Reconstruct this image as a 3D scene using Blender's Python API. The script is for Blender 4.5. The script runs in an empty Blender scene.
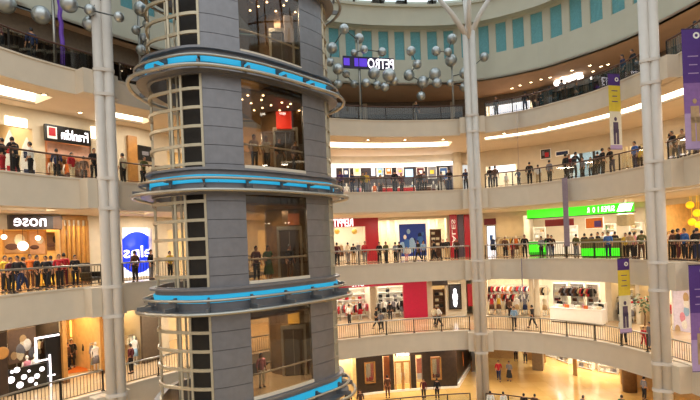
import bpy, bmesh, math, random
from mathutils import Vector, Matrix, Euler
rnd = random.Random(11)
PI = math.pi
C = bpy.context.scene.collection
F = 500.0; TH = 0.040; EYE = 1.64; HOR = 243.0
cs, sn = math.cos(TH), math.sin(TH)
Z = {0: -15.8, 1: -10.4, 2: -5.2, 3: 0.0, 4: 5.2, 5: 10.4, 6: 15.6}
FT = {1: 1.35, 2: 1.35, 3: 1.4, 4: 1.42, 5: 1.15}        # depth of the edge beam under each floor

# ------------------------------------------------------------------ materials
def lin(h):
    h = h.lstrip('#'); o = []
    for i in (0, 2, 4):
        c = int(h[i:i+2], 16) / 255
        o.append(c / 12.92 if c <= .04045 else ((c + .055) / 1.055) ** 2.4)
    return o + [1.0]
MATS = {}
def mat(name, col, rough=.55, metal=0.0, noise=.10, scale=6.0, bump=0.0, spec=.5):
    if name in MATS: return MATS[name]
    m = bpy.data.materials.new(name); m.use_nodes = True; MATS[name] = m
    nt = m.node_tree; b = nt.nodes['Principled BSDF']
    c = lin(col)
    b.inputs['Roughness'].default_value = rough; b.inputs['Metallic'].default_value = metal
    b.inputs['Specular IOR Level'].default_value = spec
    tc = nt.nodes.new('ShaderNodeTexCoord'); nz = nt.nodes.new('ShaderNodeTexNoise')
    nz.inputs['Scale'].default_value = scale; nz.inputs['Detail'].default_value = 3
    nt.links.new(tc.outputs['Object'], nz.inputs['Vector'])
    rp = nt.nodes.new('ShaderNodeValToRGB')
    rp.color_ramp.elements[0].position = .3; rp.color_ramp.elements[1].position = .7
    rp.color_ramp.elements[0].color = [x * (1 - noise) for x in c[:3]] + [1]
    rp.color_ramp.elements[1].color = [min(1, x * (1 + noise)) for x in c[:3]] + [1]
    nt.links.new(nz.outputs['Fac'], rp.inputs['Fac']); nt.links.new(rp.outputs['Color'], b.inputs['Base Color'])
    if bump:
        bp = nt.nodes.new('ShaderNodeBump'); bp.inputs['Strength'].default_value = bump
        nt.links.new(nz.outputs['Fac'], bp.inputs['Height']); nt.links.new(bp.outputs['Normal'], b.inputs['Normal'])
    return m
def tile(name, c1, c2, grout, rough=.15, size=.6):
    m = bpy.data.materials.new(name); m.use_nodes = True; MATS[name] = m
    nt = m.node_tree; b = nt.nodes['Principled BSDF']; b.inputs['Roughness'].default_value = rough
    tc = nt.nodes.new('ShaderNodeTexCoord'); br = nt.nodes.new('ShaderNodeTexBrick')
    br.offset = 0; br.inputs['Color1'].default_value = lin(c1); br.inputs['Color2'].default_value = lin(c2)
    br.inputs['Mortar'].default_value = lin(grout); br.inputs['Scale'].default_value = 1
    br.inputs['Mortar Size'].default_value = .008; br.inputs['Brick Width'].default_value = size; br.inputs['Row Height'].default_value = size
    nt.links.new(tc.outputs['Object'], br.inputs['Vector']); nt.links.new(br.outputs['Color'], b.inputs['Base Color'])
    return m
def glow(name, col, strength):
    if name in MATS: return MATS[name]
    m = bpy.data.materials.new(name); m.use_nodes = True; MATS[name] = m
    nt = m.node_tree; b = nt.nodes['Principled BSDF']
    b.inputs['Base Color'].default_value = lin(col); b.inputs['Emission Color'].default_value = lin(col)
    b.inputs['Emission Strength'].default_value = strength
    return m
def glass(name, col, refl=.12, rough=.02, gain=.8):
    m = bpy.data.materials.new(name); m.use_nodes = True; MATS[name] = m
    nt = m.node_tree; nt.nodes.remove(nt.nodes['Principled BSDF'])
    out = nt.nodes['Material Output']
    t = nt.nodes.new('ShaderNodeBsdfTransparent'); t.inputs['Color'].default_value = lin(col)
    g = nt.nodes.new('ShaderNodeBsdfGlossy'); g.inputs['Roughness'].default_value = rough
    fr = nt.nodes.new('ShaderNodeLayerWeight'); fr.inputs['Blend'].default_value = refl * 2.2
    mx = nt.nodes.new('ShaderNodeMixShader')
    mth = nt.nodes.new('ShaderNodeMath'); mth.operation = 'MULTIPLY_ADD'; mth.inputs[1].default_value = gain; mth.inputs[2].default_value = refl
    nt.links.new(fr.outputs['Facing'], mth.inputs[0])
    nt.links.new(mth.outputs[0], mx.inputs[0]); nt.links.new(t.outputs[0], mx.inputs[1]); nt.links.new(g.outputs[0], mx.inputs[2])
    nt.links.new(mx.outputs[0], out.inputs['Surface'])
    return m
cream = mat('cream_paint', '#d3c4af', .6, noise=.03, scale=1.5)
drumc = mat('pale_green_cream_paint', '#c9c6b3', .7, noise=.03, scale=.8)
soff = mat('ceiling_paint', '#d6c6b0', .8, noise=.03, scale=1)
soffw = mat('warm_lit_ceiling_paint', '#c9a88c', .8, noise=.04, scale=1)  # peach tint of the warm lighting put into the ceiling colour
whitewall = mat('white_wall_paint', '#e4d9c4', .7, noise=.04, scale=2)
ivory = mat('ivory_wall_paint', '#cfc1a6', .7, noise=.05, scale=2)
goldw = mat('golden_wall', '#dabb82', .5, noise=.12, scale=3)
brownw = mat('brown_wood', '#6b4726', .45, noise=.2, scale=4)
goldwood = mat('honey_wood', '#a8763a', .4, noise=.15, scale=4)
darkw = mat('dark_wood', '#33241a', .35, noise=.25, scale=4)
blackw = mat('black_panel', '#171412', .3, noise=.2)
red = mat('red_lacquer', '#a30f1c', .4, noise=.06)
crimson = mat('crimson_panel', '#b00d38', .4, noise=.06)
darkred = mat('dark_red_panel', '#6d1318', .4, noise=.08)
steel = mat('brushed_steel', '#a9a59c', .3, .85, noise=.08, scale=20)
darkmetal = mat('dark_metal', '#3a332c', .4, .6, noise=.1)
railbrown = mat('brown_handrail', '#54372a', .35, noise=.12)
zinc = mat('grey_metal_cladding', '#7c7a7d', .38, .55, noise=.07, scale=3)
zincd = mat('grey_metal_joint', '#3f3d3c', .5, .3)
cage = mat('champagne_metal', '#b5a88f', .35, .5, noise=.06)
shaftd = mat('shaft_black', '#1d1713', .6, noise=.2)
stone = mat('polished_brown_stone', '#7d6040', .2, .25, noise=.25, scale=3)
teal = mat('teal_blind', '#74b3ba', .7, noise=.12, scale=9)
colw = mat('column_paint', '#d2c8bd', .5, noise=.03, scale=2)
ballm = mat('silver_ball', '#b9bdbd', .3, .8, noise=.06)
rodm = mat('rod_metal', '#5c6060', .35, .7)
purple = mat('purple_cloth', '#4a2a78', .7, noise=.05)
lilac = mat('lilac_cloth', '#a58db5', .7, noise=.05)
yellowc = mat('yellow_cloth', '#d8bf3c', .7, noise=.06)
palecl = mat('pale_cloth', '#d4cdb8', .7, noise=.06)
whitem = mat('white_lacquer', '#eeeae0', .4, noise=.02)
greenm = mat('green_panel', '#35c424', .4, noise=.04)
olive = mat('olive_counter', '#7c6c44', .5, noise=.15)
orangec = mat('orange_carpet', '#c4681a', .9, noise=.12, scale=20)
bluep = mat('blue_print', '#1f3f9c', .5, noise=.1)
leaf = mat('leaf_green', '#3c5a28', .6, noise=.3)
tan = mat('tan_stone', '#c9a777', .3, noise=.1)
floorm = tile('beige_floor_tile', '#cdb391', '#c4a780', '#a88d69', .14, 1.2)
floorg = tile('golden_floor_tile', '#d5ae68', '#caa059', '#b38d4f', .16, 1.2)
cove = glow('cove_light', '#fff3dc', 2.6)
covew = glow('cool_strip_light', '#fdfbff', 3.0)
panelw = glow('warm_light_panel', '#ffe2b0', 11.0)
panelg = glow('golden_light_panel', '#ffd795', 12.0)
panelc = glow('white_light_panel', '#fff6e6', 15.0)
dotl = glow('downlight_glow', '#ffe6bd', 14.0)
bluel = glow('blue_light', '#1f9ac4', .62)
greenl = glow('green_sign_light', '#3fe01e', 1.0)
whitel = glow('white_letter_light', '#fff8ff', 1.5)
purpl = glow('purple_led', '#5a35d0', .6)
lantern = glow('white_lantern', '#fff4e8', 2.4)
blueglow = glow('blue_logo_light', '#0f35d8', 1.0)
skyglow = glow('lit_white_poster', '#f1f4ff', 1.05)
clear = glass('clear_glass', '#f6f8f7', .04)
towerglass = glass('tower_glass', '#d8cebe', .035, .02, .35)
roofglass = glass('roof_glass', '#eef6fb', .06)

# ------------------------------------------------------------------ mesh builder
def world_of(p):
    M = Matrix.Identity(4)
    while p is not None:
        M = (Matrix.Translation(p.location) @ p.rotation_euler.to_matrix().to_4x4()) @ M
        p = p.parent
    return M
class MB:
    def __init__(s): s.v = []; s.f = []; s.m = []; s.sm = []
    def add(s, vs, fs, mi=0, smooth=False):
        o = len(s.v); s.v += [Vector(v) for v in vs]
        for f in fs: s.f.append([i + o for i in f]); s.m.append(mi); s.sm.append(smooth)
        return s
    def box(s, c, d, rz=0, mi=0, M=None):
        x, y, z = d[0] / 2, d[1] / 2, d[2] / 2
        vs = [Vector((sx * x, sy * y, sz * z)) for sz in (-1, 1) for sy in (-1, 1) for sx in (-1, 1)]
        R = Matrix.Rotation(rz, 4, 'Z') if M is None else M
        vs = [(R @ v) + Vector(c) for v in vs]
        return s.add(vs, [(0, 2, 3, 1), (4, 5, 7, 6), (0, 1, 5, 4), (2, 6, 7, 3), (0, 4, 6, 2), (1, 3, 7, 5)], mi)
    def bbox(s, c, d, b=.02, mi=0, M=None):           # box with chamfered vertical and top edges
        x, y, z = d[0] / 2, d[1] / 2, d[2] / 2
        def ring(i, zz): return [(x - i, -y + 0, zz), (x, -y + b, zz), (x, y - b, zz), (x - b, y, zz), (-x + b, y, zz), (-x, y - b, zz), (-x, -y + b, zz), (-x + b, -y, zz)]
        def rg(k, zz):
            X, Y = x - k, y - k
            return [(X - b, -Y, zz), (X, -Y + b, zz), (X, Y - b, zz), (X - b, Y, zz), (-X + b, Y, zz), (-X, Y - b, zz), (-X, -Y + b, zz), (-X + b, -Y, zz)]
        rs = [rg(b, -z), rg(0, -z + b), rg(0, z - b), rg(b, z)]
        vs = [Vector(v) for r in rs for v in r]
        R = M if M is not None else Matrix.Identity(4)
        vs = [(R @ v) + Vector(c) for v in vs]
        fs = []
        for k in range(3):
            for i in range(8):
                j = (i + 1) % 8; fs.append((k * 8 + i, k * 8 + j, k * 8 + 8 + j, k * 8 + 8 + i))
        fs += [tuple(range(7, -1, -1)), tuple(range(24, 32))]
        return s.add(vs, fs, mi)
    def tube(s, pts, r, n=8, mi=0, closed=False, smooth=True):
        pts = [Vector(p) for p in pts]; k = len(pts); vs = []; fs = []
        prev = None
        for i in range(k):
            a = pts[(i - 1) % k] if (closed or i > 0) else pts[i]
            b = pts[(i + 1) % k] if (closed or i < k - 1) else pts[i]
            t = (b - a).normalized()
            up = Vector((0, 0, 1)) if abs(t.z) < .9 else Vector((0, 1, 0))
            x = t.cross(up).normalized()
            if prev is not None and x.dot(prev) < 0: x = -x
            prev = x; y = t.cross(x)
            rr = r[i] if isinstance(r, (list, tuple)) else r
            for j in range(n):
                th = 2 * PI * j / n; vs.append(pts[i] + (x * math.cos(th) + y * math.sin(th)) * rr)
        for i in range(k if closed else k - 1):
            for j in range(n):
                a = i * n + j; b = i * n + (j + 1) % n; i2 = (i + 1) % k
                fs.append((a, b, i2 * n + (j + 1) % n, i2 * n + j))
        s.add(vs, fs, mi, smooth)
        if not closed:
            o = len(s.v) - len(vs)
            s.f.append([o + j for j in range(n - 1, -1, -1)]); s.m.append(mi); s.sm.append(False)
            s.f.append([o + (k - 1) * n + j for j in range(n)]); s.m.append(mi); s.sm.append(False)
        return s
    def lathe(s, prof, c=(0, 0, 0), n=16, mi=0, smooth=True, sx=1, sy=1):
        vs = []; fs = []
        for (r, z) in prof:
            for j in range(n):
                th = 2 * PI * j / n; vs.append((c[0] + r * math.cos(th) * sx, c[1] + r * math.sin(th) * sy, c[2] + z))
        for i in range(len(prof) - 1):
            for j in range(n):
                a = i * n + j; b = i * n + (j + 1) % n; fs.append((a, b, b + n, a + n))
        s.add(vs, fs, mi, smooth)
        o = len(s.v) - len(vs); L = (len(prof) - 1) * n
        s.f.append([o + j for j in range(n - 1, -1, -1)]); s.m.append(mi); s.sm.append(False)
        s.f.append([o + L + j for j in range(n)]); s.m.append(mi); s.sm.append(False)
        return s
    def ball(s, c, r, n=14, m=8, mi=0, sc=(1, 1, 1)):
        return s.lathe([(max(.002, r * math.sin(PI * i / m)), -r * math.cos(PI * i / m) * sc[2]) for i in range(m + 1)], c, n, mi, True, sc[0], sc[1])
    def prism(s, A, B, z0, z1, mi=0, closed=False, capm=None):   # A inner plan line, B outer plan line; solid between z0 and z1
        n = len(A); vs = []
        for i in range(n):
            vs += [(A[i][0], A[i][1], z0), (A[i][0], A[i][1], z1), (B[i][0], B[i][1], z1), (B[i][0], B[i][1], z0)]
        fs = []
        for i in range(n if closed else n - 1):
            a = i * 4; b = ((i + 1) % n) * 4
            fs += [(a, a + 1, b + 1, b), (a + 1, a + 2, b + 2, b + 1), (a + 2, a + 3, b + 3, b + 2), (a + 3, a, b, b + 3)]
        if not closed:
            e = (n - 1) * 4; fs += [(0, 3, 2, 1), (e, e + 1, e + 2, e + 3)]
        return s.add(vs, fs, mi)
    def poly(s, pts, z0, z1, mi=0):                      # upright extrusion of a plan polygon
        n = len(pts); vs = [(p[0], p[1], z0) for p in pts] + [(p[0], p[1], z1) for p in pts]
        return s.add(vs, [tuple(range(n - 1, -1, -1)), tuple(range(n, 2 * n))] + [(i, (i + 1) % n, n + (i + 1) % n, n + i) for i in range(n)], mi)
    def mesh(s, name, mats, M=None):
        me = bpy.data.meshes.new(name)
        vs = s.v if M is None else [M @ v for v in s.v]
        me.from_pydata([tuple(v) for v in vs], [], s.f)
        if not isinstance(mats, (list, tuple)): mats = [mats]
        for m in mats: me.materials.append(m)
        me.polygons.foreach_set('material_index', s.m); me.polygons.foreach_set('use_smooth', s.sm)
        bm = bmesh.new(); bm.from_mesh(me); bmesh.ops.recalc_face_normals(bm, faces=bm.faces); bm.to_mesh(me); bm.free()
        me.update(); return me
    def build(s, name, mats, parent=None, local=False):
        M = None; loc = Vector((0, 0, 0))
        if parent is not None:
            if not local: M = world_of(parent).inverted()
        else:
            lo = Vector([min(v[i] for v in s.v) for i in range(3)]); hi = Vector([max(v[i] for v in s.v) for i in range(3)])
            loc = Vector(((lo.x + hi.x) / 2, (lo.y + hi.y) / 2, lo.z)); M = Matrix.Translation(-loc)
        o = bpy.data.objects.new(name, s.mesh(name, mats, M)); C.objects.link(o)
        o.location = loc
        if parent is not None: o.parent = parent
        return o
def tag(o, label, cat, group=None, kind=None):
    o['label'] = label; o['category'] = cat
    if group: o['group'] = group
    if kind: o['kind'] = kind
    return o
def thing(name, label, cat, loc=(0, 0, 0), rz=0, group=None):
    o = bpy.data.objects.new(name, None); C.objects.link(o); o.empty_display_size = .2
    o.location = loc; o.rotation_euler = (0, 0, rz)
    return tag(o, label, cat, group)
def struct(name, mb, m, parent=None):
    o = mb.build(name, m, parent)
    if parent is None: o['kind'] = 'structure'
    return o
def copy_thing(o, loc, rz, label=None, group=None):
    c = o.copy(); C.objects.link(c); c.location = loc; c.rotation_euler = (0, 0, rz)
    if label: c['label'] = label
    if group: c['group'] = group
    for ch in list(o.children):
        d = ch.copy(); C.objects.link(d); d.parent = c
        for g in list(ch.children):
            e = g.copy(); C.objects.link(e); e.parent = d
    return c

# ------------------------------------------------------------------ plan of the atrium
def catmull(P, n=10, closed=False):
    out = []; k = len(P)
    for i in range(k if closed else k - 1):
        p = [Vector(P[(i + d) % k] if closed else P[min(max(i + d, 0), k - 1)]) for d in (-1, 0, 1, 2)]
        for j in range(n):
            t = j / n
            out.append(.5 * ((2 * p[1]) + (p[2] - p[0]) * t + (2 * p[0] - 5 * p[1] + 4 * p[2] - p[3]) * t * t + (3 * p[1] - p[0] - 3 * p[2] + p[3]) * t ** 3))
    if not closed: out.append(Vector(P[-1]))
    return out
RAW = [(-18.2, 10.5), (-16.4, 15.6), (-14.46, 20.7), (-13.6, 22.6), (-12.3, 24.6), (-10.5, 27.2), (-7.4, 30.7), (-3.9, 33.6), (0, 35.5), (3.65, 36.5),
       (8.82, 36.8), (12.3, 35.2), (14.0, 33.3), (15.5, 31.0), (16.4, 27.8), (16.75, 25.8), (16.8, 24.0), (16.7, 20.5), (16.3, 15.5)]
RIM = catmull([Vector((x, y)) for x, y in RAW], 12)
LEN = [0.0]
for i in range(1, len(RIM)): LEN.append(LEN[-1] + (RIM[i] - RIM[i-1]).length)
UMAX = LEN[-1]
NRM = []
for i in range(len(RIM)):
    a = RIM[max(0, i - 4)]; b = RIM[min(len(RIM) - 1, i + 4)]; t = (b - a).normalized(); NRM.append(Vector((-t.y, t.x)))
def rimat(u):
    u = min(max(u, 0), UMAX - 1e-4)
    lo, hi = 0, len(LEN) - 1
    while hi - lo > 1:
        m = (lo + hi) // 2
        if LEN[m] <= u: lo = m
        else: hi = m
    t = (u - LEN[lo]) / (LEN[hi] - LEN[lo])
    return RIM[lo].lerp(RIM[hi], t), NRM[lo].lerp(NRM[hi], t).normalized()
def R(u, off=0.0):
    p, n = rimat(u); return p + n * off
def ang(u):
    n = rimat(u)[1]; return math.atan2(-n.x, n.y)        # local x along the rim, local y outward
def pxr(px, py):
    dx, dy = px - 350, py - HOR; return dx * cs - dy * sn, dx * sn + dy * cs
NS = 900
US = [UMAX * i / NS for i in range(NS + 1)]
TAB = {}
def uat(px, py=None, off=0.0):
    """distance along the rim where the sight line through an image column meets the line at this offset"""
    key = getattr(off, '__name__', off)
    if key not in TAB:
        l = []
        for u in US:
            p = R(u, off(u) if callable(off) else off); l.append(F * p.x / p.y)
        TAB[key] = l
    l = TAB[key]; x = pxr(px, HOR if py is None else py)[0]
    best = None
    for i in range(NS):
        if (l[i] - x) * (l[i+1] - x) <= 0:
            t = (x - l[i]) / ((l[i+1] - l[i]) or 1); best = US[i] + (US[i+1] - US[i]) * t; break
    if best is None: best = 0 if x < l[0] else UMAX
    return best
def hit(px, py, off=0.0):
    u = uat(px, py, off); p = R(u, off(u) if callable(off) else off)
    return u, p, EYE - pxr(px, py)[1] * p.y / F
def floorpt(px, py, z):
    x, y = pxr(px, py); d = (EYE - z) * F / y; return Vector((x * d / F, d))
def smooth(a, b, t):
    t = min(1, max(0, t)); t = t * t * (3 - 2 * t); return a + (b - a) * t
U160 = uat(160); U330 = uat(330); U560 = uat(560); U680 = uat(680)
def w(u):                                             # how far the shop fronts stand behind the balcony edge
    if u < U330: return smooth(4.0, 8.0, (u - U160) / (U330 - U160))
    return smooth(8.0, 6.0, (u - U560) / (U680 - U560))
def wb(u): return w(u) + 4.5
def line(u0, u1, off, step=.6):
    n = max(2, int(abs(u1 - u0) / step) + 1)
    return [R(u0 + (u1 - u0) * i / (n - 1), off(u0 + (u1 - u0) * i / (n - 1)) if callable(off) else off) for i in range(n)]
def plus(off, d):
    def g(u): return (off(u) if callable(off) else off) + d
    g.__name__ = '%s+%s' % (getattr(off, '__name__', off), d); return g
def band(u0, u1, oa, ob, z0, z1, mb=None, mi=0, step=.6):
    return (mb or MB()).prism(line(u0, u1, oa, step), line(u0, u1, ob, step), z0, z1, mi)
def text_mb(txt, w_, h_, ext=.01, mirror=False, mi=0, sp=1.0):
    cu = bpy.data.curves.new('t', 'FONT'); cu.body = txt; cu.extrude = .01; cu.space_character = sp; cu.offset = .006
    cu.resolution_u = 3
    o = bpy.data.objects.new('t', cu); me = o.to_mesh()
    xs = [v.co.x for v in me.vertices]; ys = [v.co.y for v in me.vertices]; zs = [v.co.z for v in me.vertices]
    x0, x1, y0, y1 = min(xs), max(xs), min(ys), max(ys)
    mb = MB(); vs = []
    for v in me.vertices:
        x = ((v.co.x - x0) / (x1 - x0) - .5) * w_; z = ((v.co.y - y0) / (y1 - y0) - .5) * h_
        vs.append((-x if mirror else x, (-1 if v.co.z > 0 else 1) * ext, z))     # reads from the -y side
    mb.add(vs, [tuple(p.vertices) for p in me.polygons], mi)
    o.to_mesh_clear(); bpy.data.objects.remove(o); bpy.data.curves.remove(cu)
    return mb
def xform(mb, loc, rz=0, sc=1):
    M = Matrix.Translation(Vector(loc)) @ Matrix.Rotation(rz, 4, 'Z') @ Matrix.Scale(sc, 4)
    mb.v = [M @ v for v in mb.v]; return mb
def tf(loc, rz): return Matrix.Translation(Vector(loc)) @ Matrix.Rotation(rz, 4, 'Z')
PYL = {5: 105, 4: 172, 3: 240, 2: 310, 1: 372}
def lev(z): return min(PYL, key=lambda L: abs(Z[L] - z))
def ul(px, L, off=0.0): return uat(px, PYL[L], off)
# ------------------------------------------------------------------ floors, edge beams, ceilings
UA, UB = 0.0, UMAX
struct('floor', band(UA, UB, .12, wb, Z[2] - .3, Z[2]), floorm)
for L in (3, 4, 5): struct('floor', band(UA, UB, .12, wb, Z[L] - .3, Z[L]), floorm)
struct('floor', band(UA, UB, -3.48, 24.0, Z[1] - .3, Z[1]), floorg)
tn = 1
for L in (1, 2, 3, 4, 5):
    e = -3.6 if L == 1 else 0.0
    mb = band(UA, UB, e, e + (.12 if L == 1 else .3), Z[L] - FT[L], Z[L] + .04)
    band(UA, UB, e - .05, e, Z[L] - .02, Z[L] + .06, mb)          # nosing along the floor edge
    band(UA, UB, e - .03, e, Z[L] - FT[L], Z[L] - FT[L] + .05, mb)
    struct('trim_%d' % tn, mb, cream); tn += 1
struct('floor', MB().box((0, 24, Z[0] - .2), (60, 50, .4)), floorg)
# ceilings: level -> list of lit coves (px0, px1, near offset, far offset)
COVES = {4: [(-60, 58, 1.2, 3.0), (116, 158, 1.6, 3.0), (322, 455, 2.2, 4.6), (484, 760, 1.6, 3.1)],
         3: [(-60, 62, .8, 2.0), (118, 158, .8, 2.0), (322, 440, .9, 1.9), (484, 510, .7, 1.8), (586, 760, .7, 1.6)],
         2: [(322, 470, 1.5, 2.6), (484, 700, 1.5, 2.6)], 1: []}
NEARW = {}
def ceiling(L):
    zb = Z[L+1] - FT[L+1]; mb = MB(); cov = COVES[L]; cuts = [UA]; segs = []
    for (a, b, n, f) in cov:
        ua, ub = ul(a, L, n), ul(b, L, n); segs.append((ua, ub, n, f)); cuts += [ua, ub]
    cuts.append(UB)
    for i in range(0, len(cuts) - 1):
        u0, u1 = cuts[i], cuts[i+1]
        if u1 - u0 < .05: continue
        s = [g for g in segs if abs(g[0] - u0) < 1e-6]
        if not s: band(u0, u1, .3, plus(wb, 0), zb, zb + .12, mb)
        else:
            n, f = s[0][2], s[0][3]
            band(u0, u1, .3, n, zb, zb + .12, mb); band(u0, u1, f, wb, zb, zb + .12, mb)
            band(u0, u1, n - .1, n, zb, zb + .55, mb); band(u0, u1, f, f + .1, zb, zb + .55, mb)
            band(u0, u1, n - .1, f + .1, zb + .55, zb + .62, mb)
            for (x, y) in ((u0, u0 + .08), (u1 - .08, u1)): band(x, y, n, f, zb, zb + .55, mb)
    struct('ceiling', mb, soff)
    return zb, segs
WHERE = {4: 'fourth gallery down from the roof', 3: 'third', 2: 'second'}
COVLAB = {(4, 0): 'bright recessed ceiling trough above the black fashion sign on the left', (4, 1): 'short lit ceiling trough between the left column and the lift tower, upper one',
          (4, 2): 'wide white glowing ceiling trough over the far gallery right of the lift tower', (4, 3): 'long curved white glowing ceiling trough sweeping along the right gallery',
          (3, 0): 'thin lit ceiling trough just above the dark brown sign on the left', (3, 1): 'lit ceiling trough above the blue round logo window',
          (3, 2): 'thin lit trough above the red framed shop on the far gallery', (3, 3): 'short lit ceiling trough just right of the branching column',
          (3, 4): 'thin lit ceiling trough above the end of the green sign and beyond the right column',
          (2, 0): 'lit ceiling trough hidden above the crimson shop front', (2, 1): 'lit ceiling trough hidden above the white kiosk with goods'}
for L in (1, 2, 3, 4):
    zb, segs = ceiling(L)
    for k, (ua, ub, n, f) in enumerate(segs):
        mb = band(ua + .1, ub - .1, n + .02, f - .02, zb + .48, zb + .54)
        band(ua + .1, ub - .1, f - .06, f - .005, zb + .12, zb + .48, mb)
        tag(mb.build('cove_light', cove), COVLAB[(L, k)], 'ceiling light')

# ------------------------------------------------------------------ the drum over the top gallery
ZD = 14.04; DO = 3.0
struct('ceiling', band(UA, UB, DO, plus(wb, 0), ZD, ZD + .15), soffw)
udr = lambda px, py: uat(px, py, DO)
ZW0, ZW1 = 15.95, 18.3
mb = band(UA, UB, DO, DO + .3, ZD, ZW0); band(UA, UB, DO, DO + .3, ZW1, 20.6, mb)
wins = []; prev = UA
for (px, wd_) in [(-62, 16), (-30, 16), (0, 16), (28, 15), (52, 14), (76, 14), (99, 13.5), (122, 13), (144, 12.5), (165, 12), (185, 12), (204, 12), (222, 11.5), (240, 11.5), (258, 11), (276, 11), (294, 11), (312, 10.6), (329, 10.5), (345.5, 10.4), (362, 10.3), (378.5, 10.3), (394.5, 10.2), (410.5, 10.4), (427, 10.5), (443.5, 10.5), (461, 10.6), (478.5, 10.8), (495.5, 11), (512.5, 11.8), (530.5, 12.6), (550, 12.4), (569.5, 12.8), (590, 13.2), (611.5, 14), (633, 14.5), (656, 15), (681, 15.5), (706, 16)]:
    py = 45 if px < 480 else 45 - (px - 480) * .17
    a, b_ = uat(px, py, DO), uat(px + wd_, py, DO)
    if b_ - a < .3 or a < prev: continue
    band(prev, a, DO, DO + .3, ZW0, ZW1, mb, step=.4); prev = b_; wins.append((a, b_ - a))
band(prev, UB, DO, DO + .3, ZW0, ZW1, mb, step=.4)
struct('wall_upper', mb, drumc)
for i, (a, pane) in enumerate(wins):
    p0 = R(a + pane / 2, DO); x = F * p0.x / p0.y
    if x < -420 or x > 400: continue
    wt = band(a, a + pane, DO + .14, DO + .2, ZW0, ZW1, step=.3)
    for j in range(10):                                        # pleats of the blind
        q0 = a + pane * j / 10; band(q0 + .02, q0 + .06, DO + .11, DO + .15, ZW0, ZW1, wt, step=.1)
    o = struct('window_%d' % (i + 1), wt, teal)
    fr = band(a, a + .02, DO + .02, DO + .14, ZW0, ZW1, step=.1); band(a + pane - .02, a + pane, DO + .02, DO + .14, ZW0, ZW1, fr, step=.1)
    band(a, a + pane, DO + .02, DO + .14, ZW0, ZW0 + .05, fr, step=.3); band(a, a + pane, DO + .02, DO + .14, ZW1 - .05, ZW1, fr, step=.3)
    fr.build('window_frame', drumc, o)
mb = band(UA, UB, 2.35, DO + .3, 18.38, 20.0); band(UA, UB, 2.25, 2.4, 18.38, 18.5, mb); band(UA, UB, 2.2, 2.4, 19.85, 20.05, mb)
struct('trim_%d' % tn, mb, drumc); tn += 1
# glazed roof: steel ribs rising from the cornice with panes between
apex = Vector((2, 22, 27.5)); fr = MB(); pn = MB()
NR = 36; ring = [R(UB * i / (NR - 1), 2.6) for i in range(NR)]
for i in range(NR):
    a = Vector((ring[i].x, ring[i].y, 20.0)); m_ = a.lerp(apex, .35) + Vector((0, 0, 1.2))
    fr.tube([a, m_, apex], .09, 6)
    if i < NR - 1:
        b = Vector((ring[i+1].x, ring[i+1].y, 20.0)); mm = b.lerp(apex, .35) + Vector((0, 0, 1.2))
        pn.add([a, b, mm, m_], [(0, 1, 2, 3)]); pn.add([m_, mm, apex], [(0, 1, 2)])
for t, dz in ((.12, .5), (.35, 1.2)):
    fr.tube([Vector((p.x, p.y, 20.0)).lerp(apex, t) + Vector((0, 0, dz)) for p in ring], .08, 6)
struct('ceiling', fr, darkmetal)
struct('window_60', pn, roofglass)
for k_, (px, wd) in enumerate(((334, .8), (378, .9), (401, .7), (432, .6))):
    u = uat(px, 3, 2.6); p = R(u, 2.7)
    tn_ = MB().box((0, 0, .16), (wd, .5, .28)); tn_.box((0, 0, .33), (wd + .1, .7, .06)); xform(tn_, (p.x, p.y, 20.05), ang(u))
    struct('trim_%d' % tn, tn_, darkmetal); tn += 1

# ------------------------------------------------------------------ walls of the shop fronts
def wall_open(name, z0, z1, off, pa, pb, ops, m, th=.2):
    """a curved wall from column pa to column pb with openings (px0, px1, sill, head); heights above z0"""
    mb = MB(); o2 = plus(off, th); L = lev(z0); u = ul(pa, L, off); ue = ul(pb, L, off); out = []
    for (a, b, zb, zt) in sorted(ops):
        ua, ub = ul(a, L, off), ul(b, L, off); ua = max(ua, u); ub = min(ub, ue)
        if ua - u > .02: band(u, ua, off, o2, z0, z1, mb)
        if zb > .01: band(ua, ub, off, o2, z0, z0 + zb, mb)
        if z0 + zt < z1 - .01: band(ua, ub, off, o2, z0 + zt, z1, mb)
        out.append((ua, ub)); u = ub
    if ue - u > .02: band(u, ue, off, o2, z0, z1, mb)
    struct(name, mb, m); return out
def back(pa, pb, L, m, z1=None, d=4.2, off=None, name='wall_back', side=True, sm=None):
    o = off or w; h = z1 or (Z[L+1] - FT[L+1] if L < 5 else ZD)
    ua, ub = ul(pa, L, o), ul(pb, L, o)
    mb = band(ua, ub, plus(o, d), plus(o, d + .12), Z[L], h)
    if side:
        band(ua - .06, ua, plus(o, .2), plus(o, d), Z[L], h, mb, step=.1); band(ub, ub + .06, plus(o, .2), plus(o, d), Z[L], h, mb, step=.1)
    return struct(name, mb, m)
CEIL = {L: Z[L+1] - FT[L+1] for L in (1, 2, 3, 4)}; CEIL[5] = ZD
wall_open('wall_fourth', Z[4], CEIL[4], w, -90, 780, [(-60, 34, 0, 3.0), (46, 92, 0, 2.55), (168, 320, 0, 3.0), (328, 453, 0, 3.05), (462, 472, 0, 3), (486, 517, 0, 2.7), (568, 604, .9, 2.9), (622, 645, 0, 2.8), (668, 720, 0, 2.9)], ivory)
wall_open('wall_third', Z[3], CEIL[3], w, -90, 780, [(-70, 61, 0, 3.0), (63, 88, 0, 3.2), (122, 152, .1, 3.1), (168, 236, 0, 3), (258, 320, 0, 3.0), (328, 368, 0, 3.1), (379, 447, 0, 3.55), (473, 486, 0, 3.3), (487, 522, 0, 3.4), (524, 646, 0, 3.4), (662, 720, 0, 3.4)], ivory)
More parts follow.
